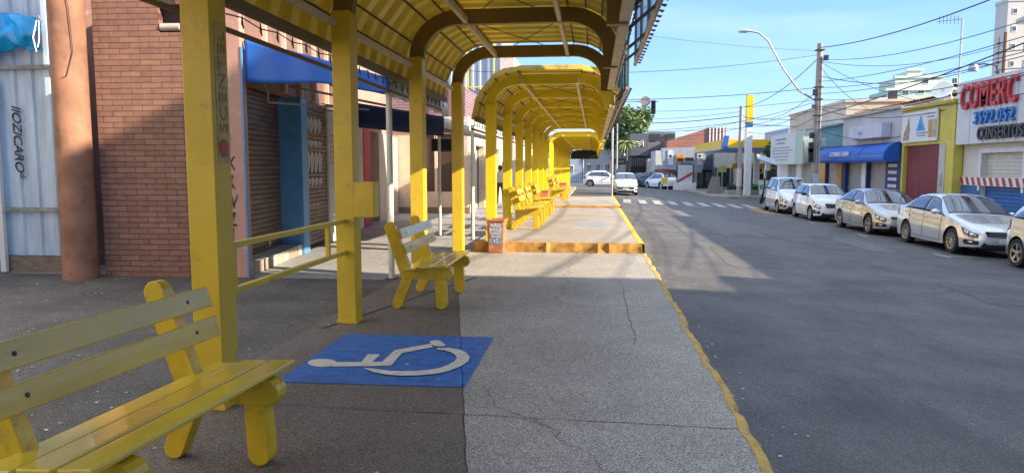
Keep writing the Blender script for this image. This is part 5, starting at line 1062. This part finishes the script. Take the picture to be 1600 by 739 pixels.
    for s_ in (-1, 1):
        A_ = lambda v: cow + .16 + (wt_ - cow - .12) * (v - 1) * .95; B_ = lambda v: rb - .22 - (rb - rt - .1) * (v - 1) * .8
        patch_('window_trim', lambda v: A_(v) - .05, lambda v: B_(v) + .05, 1.03, 1.93, BLK, s_, .002, nu=20)
        patch_('side_window', A_, lambda v: bp - .04, 1.08, 1.86, glass, s_); patch_('side_window', lambda v: bp + .04, lambda v: min(B_(v), B_(v)), 1.08, 1.86, glass, s_)
        hl = patch_('headlight', .02, lambda v: .34 + .55 * (v - .68), .66, .94, LAMPD, s_, .008)
        for la_, lb_, va_, vb_ in ((.05, .16, .71, .88), (.2, .33, .74, .9)): patch_('lens', la_, lb_, va_, vb_, LAMPG, s_, .014, par=hl, nu=4, nv=3)
        patch_('tail_light', L - .30, L - .03, .72, .97, TAILR, s_, .008)
        for d_ in doors:
            patch_('door_seam', d_ - .004, d_ + .004, .12, 1.0, BLK, s_, .003, nu=1, nv=12)
        if not far:
            patch_('sill_seam', doors[0] if doors else 1.2, doors[-1] if doors else 3, .10, .115, BLK, s_, .003, nu=20, nv=1)
            for hx in doors[1:]:
                p = S(hx - .16, .83, s_); g = MB(); g.bar(p + Vector((s_ * .02, -.09, 0)), p + Vector((s_ * .02, .09, 0)), .035, .03); g.build('door_handle', paint, t, bevel=.008)
        p = S(cow + .48, 1.12, s_); g = MB(); rows = []
        for i in range(7): u = i / 6; r_ = math.sin(math.pi * (.12 + .76 * u)); rows.append([(p.x + s_ * (.03 + .20 * u), p.y - .05 + .07 * math.cos(a) * r_, p.z + .04 + .075 * math.sin(a) * r_) for a in [2 * math.pi * k / 10 for k in range(10)]])
        g.grid(rows, close=True); k = len(g.v); g.f += [tuple(range(10)), tuple(range(k - 10, k))]; g.build('mirror', BLK if paint is WHITEPAINT and not far else paint, t, smooth=True)
        if low_grille: patch_('fog_recess', .0, lambda v: .34 - .5 * abs(v - .3), .17, .46, BLK, s_, .004); patch_('fog_lamp', .08, .17, .27, .36, LAMPG, s_, .009, nu=3, nv=3)
    y = -l0 - .055; zg, zh, gw = grille
    g = MB(); g.prism([(-gw * .9, zg), (gw * .9, zg), (gw, zh), (-gw, zh)], 'y', y - .018, y + .06); gr = g.build('grille', BLK, t, bevel=.012)
    g = MB()
    for k in range(3): zz = zg + (zh - zg) * (k + .6) / 3.2; g.box(-gw * .88, gw * .88, y - .026, y - .02, zz - .006, zz + .006)
    g.build('grille_bar', RIM, gr); g = MB(); g.lathe([(.05, -.03), (.05, -.02), (.0, -.02)], (0, y, (zg + zh) / 2 + .02), 'y', 12); g.build('emblem', RIM, gr)
    g = MB(); g.prism([(-.58, .215), (.58, .215), (.50, .36), (-.50, .36)], 'y', y + .005, y + .08); g.build('lower_intake', BLK, t, bevel=.01)
    g = MB(); g.box(-.2, .2, y - .035, y - .028, .36 if zg > .42 else .385, .47 if zg > .42 else .49); g.build('number_plate', PLATE, t)
    # wheels
    for w0 in wheels:
        for s_ in (-1, 1):
            xo = W_(w0) * .985; c_ = (0, w0 - l0, rw); wl = []
            g = MB(); g.lathe([(s_ * 0 + rw * .66, s_ * (xo - .195)), (rw * .93, s_ * (xo - .2)), (rw, s_ * (xo - .17)), (rw, s_ * (xo - .03)), (rw * .95, s_ * xo), (rw * .68, s_ * (xo - .005)), (rw * .66, s_ * (xo - .03))], c_, 'x', 32); ty = g.build('wheel', RUBBER, t, smooth=True)
            g = MB(); g.lathe([(rw * .67, s_ * (xo - .012)), (rw * .61, s_ * (xo - .015)), (rw * .59, s_ * (xo - .07)), (rw * .1, s_ * (xo - .09))], c_, 'x', 32); g.build('rim_barrel', mat('dark_rim', (.05, .05, .05), .5, metal=.5), ty, smooth=True)
            g = MB(); g.lathe([(rw * .675, s_ * (xo - .018)), (rw * .66, s_ * (xo - .002)), (rw * .60, s_ * (xo - .006)), (rw * .60, s_ * (xo - .03))], c_, 'x', 32)
            g.lathe([(.0, s_ * (xo - .012)), (.05, s_ * (xo - .014)), (.06, s_ * (xo - .05))], c_, 'x', 16)
            for k in range(rimn):
                a = 2 * math.pi * k / rimn + .3
                for da in ((-.13, .13) if rimn < 9 else (0,)):
                    g.bar((s_ * (xo - .03), c_[1] + .04 * math.cos(a), rw + .04 * math.sin(a)), (s_ * (xo - .018), c_[1] + rw * .62 * math.cos(a + da), rw + rw * .62 * math.sin(a + da)), .028, .022, up=(1, 0, 0))
            g.build('rim', RIM, ty)
    return t
def sedan(L, H, base_=.0):
    return [(0, .60), (.06, .70), (.3, .80), (.75, .90), (1.12, .98), (1.9, H - .07), (2.3, H), (2.75, H - .005), (3.2, H - .07), (L - .62, 1.10), (L - .12, 1.06), (L, .9)]
bel = lambda L: [(0, .56), (.3, .68), (1.1, .90), (2.2, .95), (L - .8, 1.0), (L - .1, .98), (L, .85)]
wkey = lambda L: [(0, .70), (.05, .80), (.22, .92), (.6, .98), (1.2, 1.0), (L - 1.0, 1.0), (L - .35, .95), (L - .08, .85), (L, .78)]
def hatch(L, H): return [(0, .62), (.06, .74), (.3, .86), (.7, .95), (.92, 1.02), (1.62, H - .07), (2.0, H), (L - .9, H - .02), (L - .45, H - .09), (L - .12, 1.02), (L, .88)]
G_ = 'cars parked along the right kerb'
NOSE = -math.pi * 0
def place(o, xo, y0, wlen, W, wheel0, L, lab=None):
    """street-side wheels at x = xo, front wheel at y0; nose towards the camera"""
    x = xo + W / 2; o.location = (x, y0 + (L / 2 - wheel0), zr(x)); o.rotation_euler = (0, .042, 0)
c1_ = car('parked_car', 'silver sedan with shiny alloy wheels parked before the maroon gate', 'car', 4.45, 1.70, sedan(4.45, 1.477), bel(4.45), wkey(4.45), (.86, 3.46), .315, SILVER, (1.12, 2.0, 3.15, 3.86, 2.42), G_, rimn=10, doors=(1.42, 2.42, 3.28), grille=(.50, .63, .48))
place(c1_, 8.88, 18.9, 2.6, 1.70, .86, 4.45)
c2_ = car('parked_car', 'champagne sedan parked under the blue awning behind the silver one', 'car', 4.48, 1.75, sedan(4.48, 1.46), bel(4.48), wkey(4.48), (.87, 3.52), .32, SILVER2, (1.12, 2.0, 3.15, 3.90, 2.44), G_, rimn=5, doors=(1.42, 2.44, 3.32), grille=(.55, .63, .52))
place(c2_, 8.75, 24.0, 2.65, 1.75, .87, 4.48)
c3_ = car('parked_car', 'small white hatchback parked third from the frame edge', 'car', 3.57, 1.63, [(0, .66), (.06, .8), (.25, .93), (.6, .99), (.82, 1.04), (1.45, 1.42), (1.8, 1.5), (2.9, 1.49), (3.2, 1.38), (3.48, 1.0), (3.57, .85)], [(0, .6), (.3, .78), (.9, .95), (2, 1.0), (3.3, 1.02), (3.57, .85)], wkey(3.57), (.67, 2.97), .29, WHITEPAINT, (.82, 1.52, 2.95, 3.45, 1.98), G_, rimn=7, doors=(1.1, 1.98, 2.75), grille=(.56, .73, .42))
c3_['label'] = 'small white hatchback with black grille parked between two silver cars'
place(c3_, 8.62, 29.8, 2.3, 1.63, .67, 3.57)
c4_ = car('parked_car', 'tall silver minivan at the far end of the parked row', 'car', 3.93, 1.70, [(0, .66), (.06, .82), (.3, .96), (.62, 1.05), (.82, 1.12), (1.62, 1.6), (2.0, 1.69), (3.2, 1.68), (3.6, 1.5), (3.85, 1.1), (3.93, .85)], [(0, .6), (.3, .8), (.9, 1.0), (2, 1.05), (3.7, 1.08), (3.93, .85)], wkey(3.93), (.78, 3.29), .30, SILVER, (.82, 1.75, 3.3, 3.85, 2.15), G_, rimn=6, doors=(1.15, 2.15, 3.0), grille=(.6, .7, .4))
place(c4_, 8.5, 34.5, 2.5, 1.7, .78, 3.93)
c5_ = car('parked_car', 'silver hatchback cut off by the right edge of the photo', 'car', 4.0, 1.70, hatch(4.0, 1.49), [(0, .6), (.3, .72), (1.0, .92), (2, .97), (3.7, 1.05), (4.0, .9)], wkey(4.0), (.8, 3.33), .31, SILVER, (.92, 1.75, 3.1, 3.85, 2.2), G_, rimn=5, doors=(1.2, 2.2, 3.0))
place(c5_, 9.02, 13.85, 2.5, 1.7, .8, 4.0)
F_ = 'cars beyond the shelters'
c6_ = car('moving_car', 'small white car driving towards the crossing on the open road', 'car', 3.6, 1.65, [(0, .66), (.06, .8), (.25, .93), (.55, .99), (.8, 1.04), (1.4, 1.42), (1.8, 1.5), (2.9, 1.49), (3.25, 1.38), (3.5, 1.0), (3.6, .85)], [(0, .6), (.3, .78), (.9, .95), (2, 1.0), (3.3, 1.02), (3.6, .85)], wkey(3.6), (.62, 3.04), .29, WHITEPAINT, (.8, 1.5, 2.95, 3.45, 2.0), F_, rimn=6, doors=(1.1, 2.0, 2.8), grille=(.42, .58, .58))
c6_.location = (2.12, 49.5, zr(2.12) - .0)
c7_ = car('moving_car', 'white hatchback turning across the junction, seen side on', 'car', 3.95, 1.7, hatch(3.95, 1.52), [(0, .6), (.3, .72), (1.0, .92), (2, .97), (3.7, 1.05), (3.95, .9)], wkey(3.95), (.75, 3.25), .33, WHITEPAINT, (.92, 1.75, 3.05, 3.8, 2.15), F_, rimn=6, doors=(1.2, 2.15, 3.0), far=True)
c7_.location = (1.0, 69, zr(1.2)); c7_.rotation_euler = (0, 0, R(84))
c8_ = car('parked_car', 'dark blue grey off-roader parked before the beige wing', 'car', 4.3, 1.8, hatch(4.3, 1.68), [(0, .7), (.3, .8), (1.0, 1.0), (2, 1.05), (4, 1.1), (4.3, .95)], wkey(4.3), (.85, 3.5), .36, GREYPAINT, (.95, 1.75, 3.5, 4.15, 2.3), F_, far=True, doors=(1.3, 2.3, 3.2))
c8_.location = (5.9, 73.5, -.35); c8_.rotation_euler = (0, 0, R(62 + 180))
g = MB(); g.lathe([(.0, 0), (.3, 0), (.33, .05), (.33, .16), (.0, .18)], (0, 2.18, .95), 'y', 20); g.build('spare_wheel', RUBBER, c8_, smooth=True)
c9_ = car('parked_car', 'white hatchback with bluish rear glass parked by the notice board', 'car', 4.0, 1.75, hatch(4.0, 1.55), [(0, .6), (.3, .72), (1.0, .92), (2, .97), (3.7, 1.05), (4.0, .9)], wkey(4.0), (.8, 3.33), .33, WHITEPAINT, (.92, 1.75, 3.1, 3.85, 2.2), F_, far=True, doors=(1.2, 2.2, 3.0))
c9_.location = (6.5, 70.5, -.38); c9_.rotation_euler = (0, 0, R(205))
c10 = car('parked_car', 'red hatchback mostly hidden behind the dark off-roader', 'car', 3.9, 1.65, hatch(3.9, 1.45), [(0, .6), (.3, .72), (1.0, .92), (2, .97), (3.7, 1.05), (3.9, .9)], wkey(3.9), (.8, 3.2), .31, REDPAINT, (.92, 1.7, 3.0, 3.75, 2.1), F_, far=True, doors=(1.2, 2.1, 2.9))
c10.location = (5.0, 76.5, -.32); c10.rotation_euler = (0, 0, R(215))
# scraps and leaves on the pavement
rnd = random.Random(11); g = MB()
for k in range(430):
    q_r = rnd.random(); x = rnd.uniform(-9, -3) if q_r < .55 else (rnd.uniform(-2.8, .8) if q_r < .7 else 1.05 + abs(rnd.gauss(0, .14)) + (rnd.random() < .06) * rnd.uniform(0, 5)); y = rnd.uniform(3, 9.9) if x < -3 else (rnd.uniform(3.5, 13) if x < .9 else rnd.uniform(3.3, 24)); s_ = rnd.uniform(.006, .024); a = rnd.uniform(0, 6.28); z = .006 if x < .9 else zr(x) + .006
    g.add([(x + s_ * math.cos(a), y + s_ * math.sin(a), z), (x - s_ * .6 * math.sin(a), y + s_ * .6 * math.cos(a), z + .004), (x - s_ * math.cos(a), y - s_ * math.sin(a), z), (x + s_ * .6 * math.sin(a), y - s_ * .6 * math.cos(a), z + .002)], [(0, 1, 2, 3)])
o = g.build('litter_scraps', mat('scraps', (.5, .47, .42), .8, var=.5, scale=30)); o['kind'] = 'stuff'; o['label'] = 'tiny pale leaves and paper scraps scattered over the pavement'; o['category'] = 'litter'
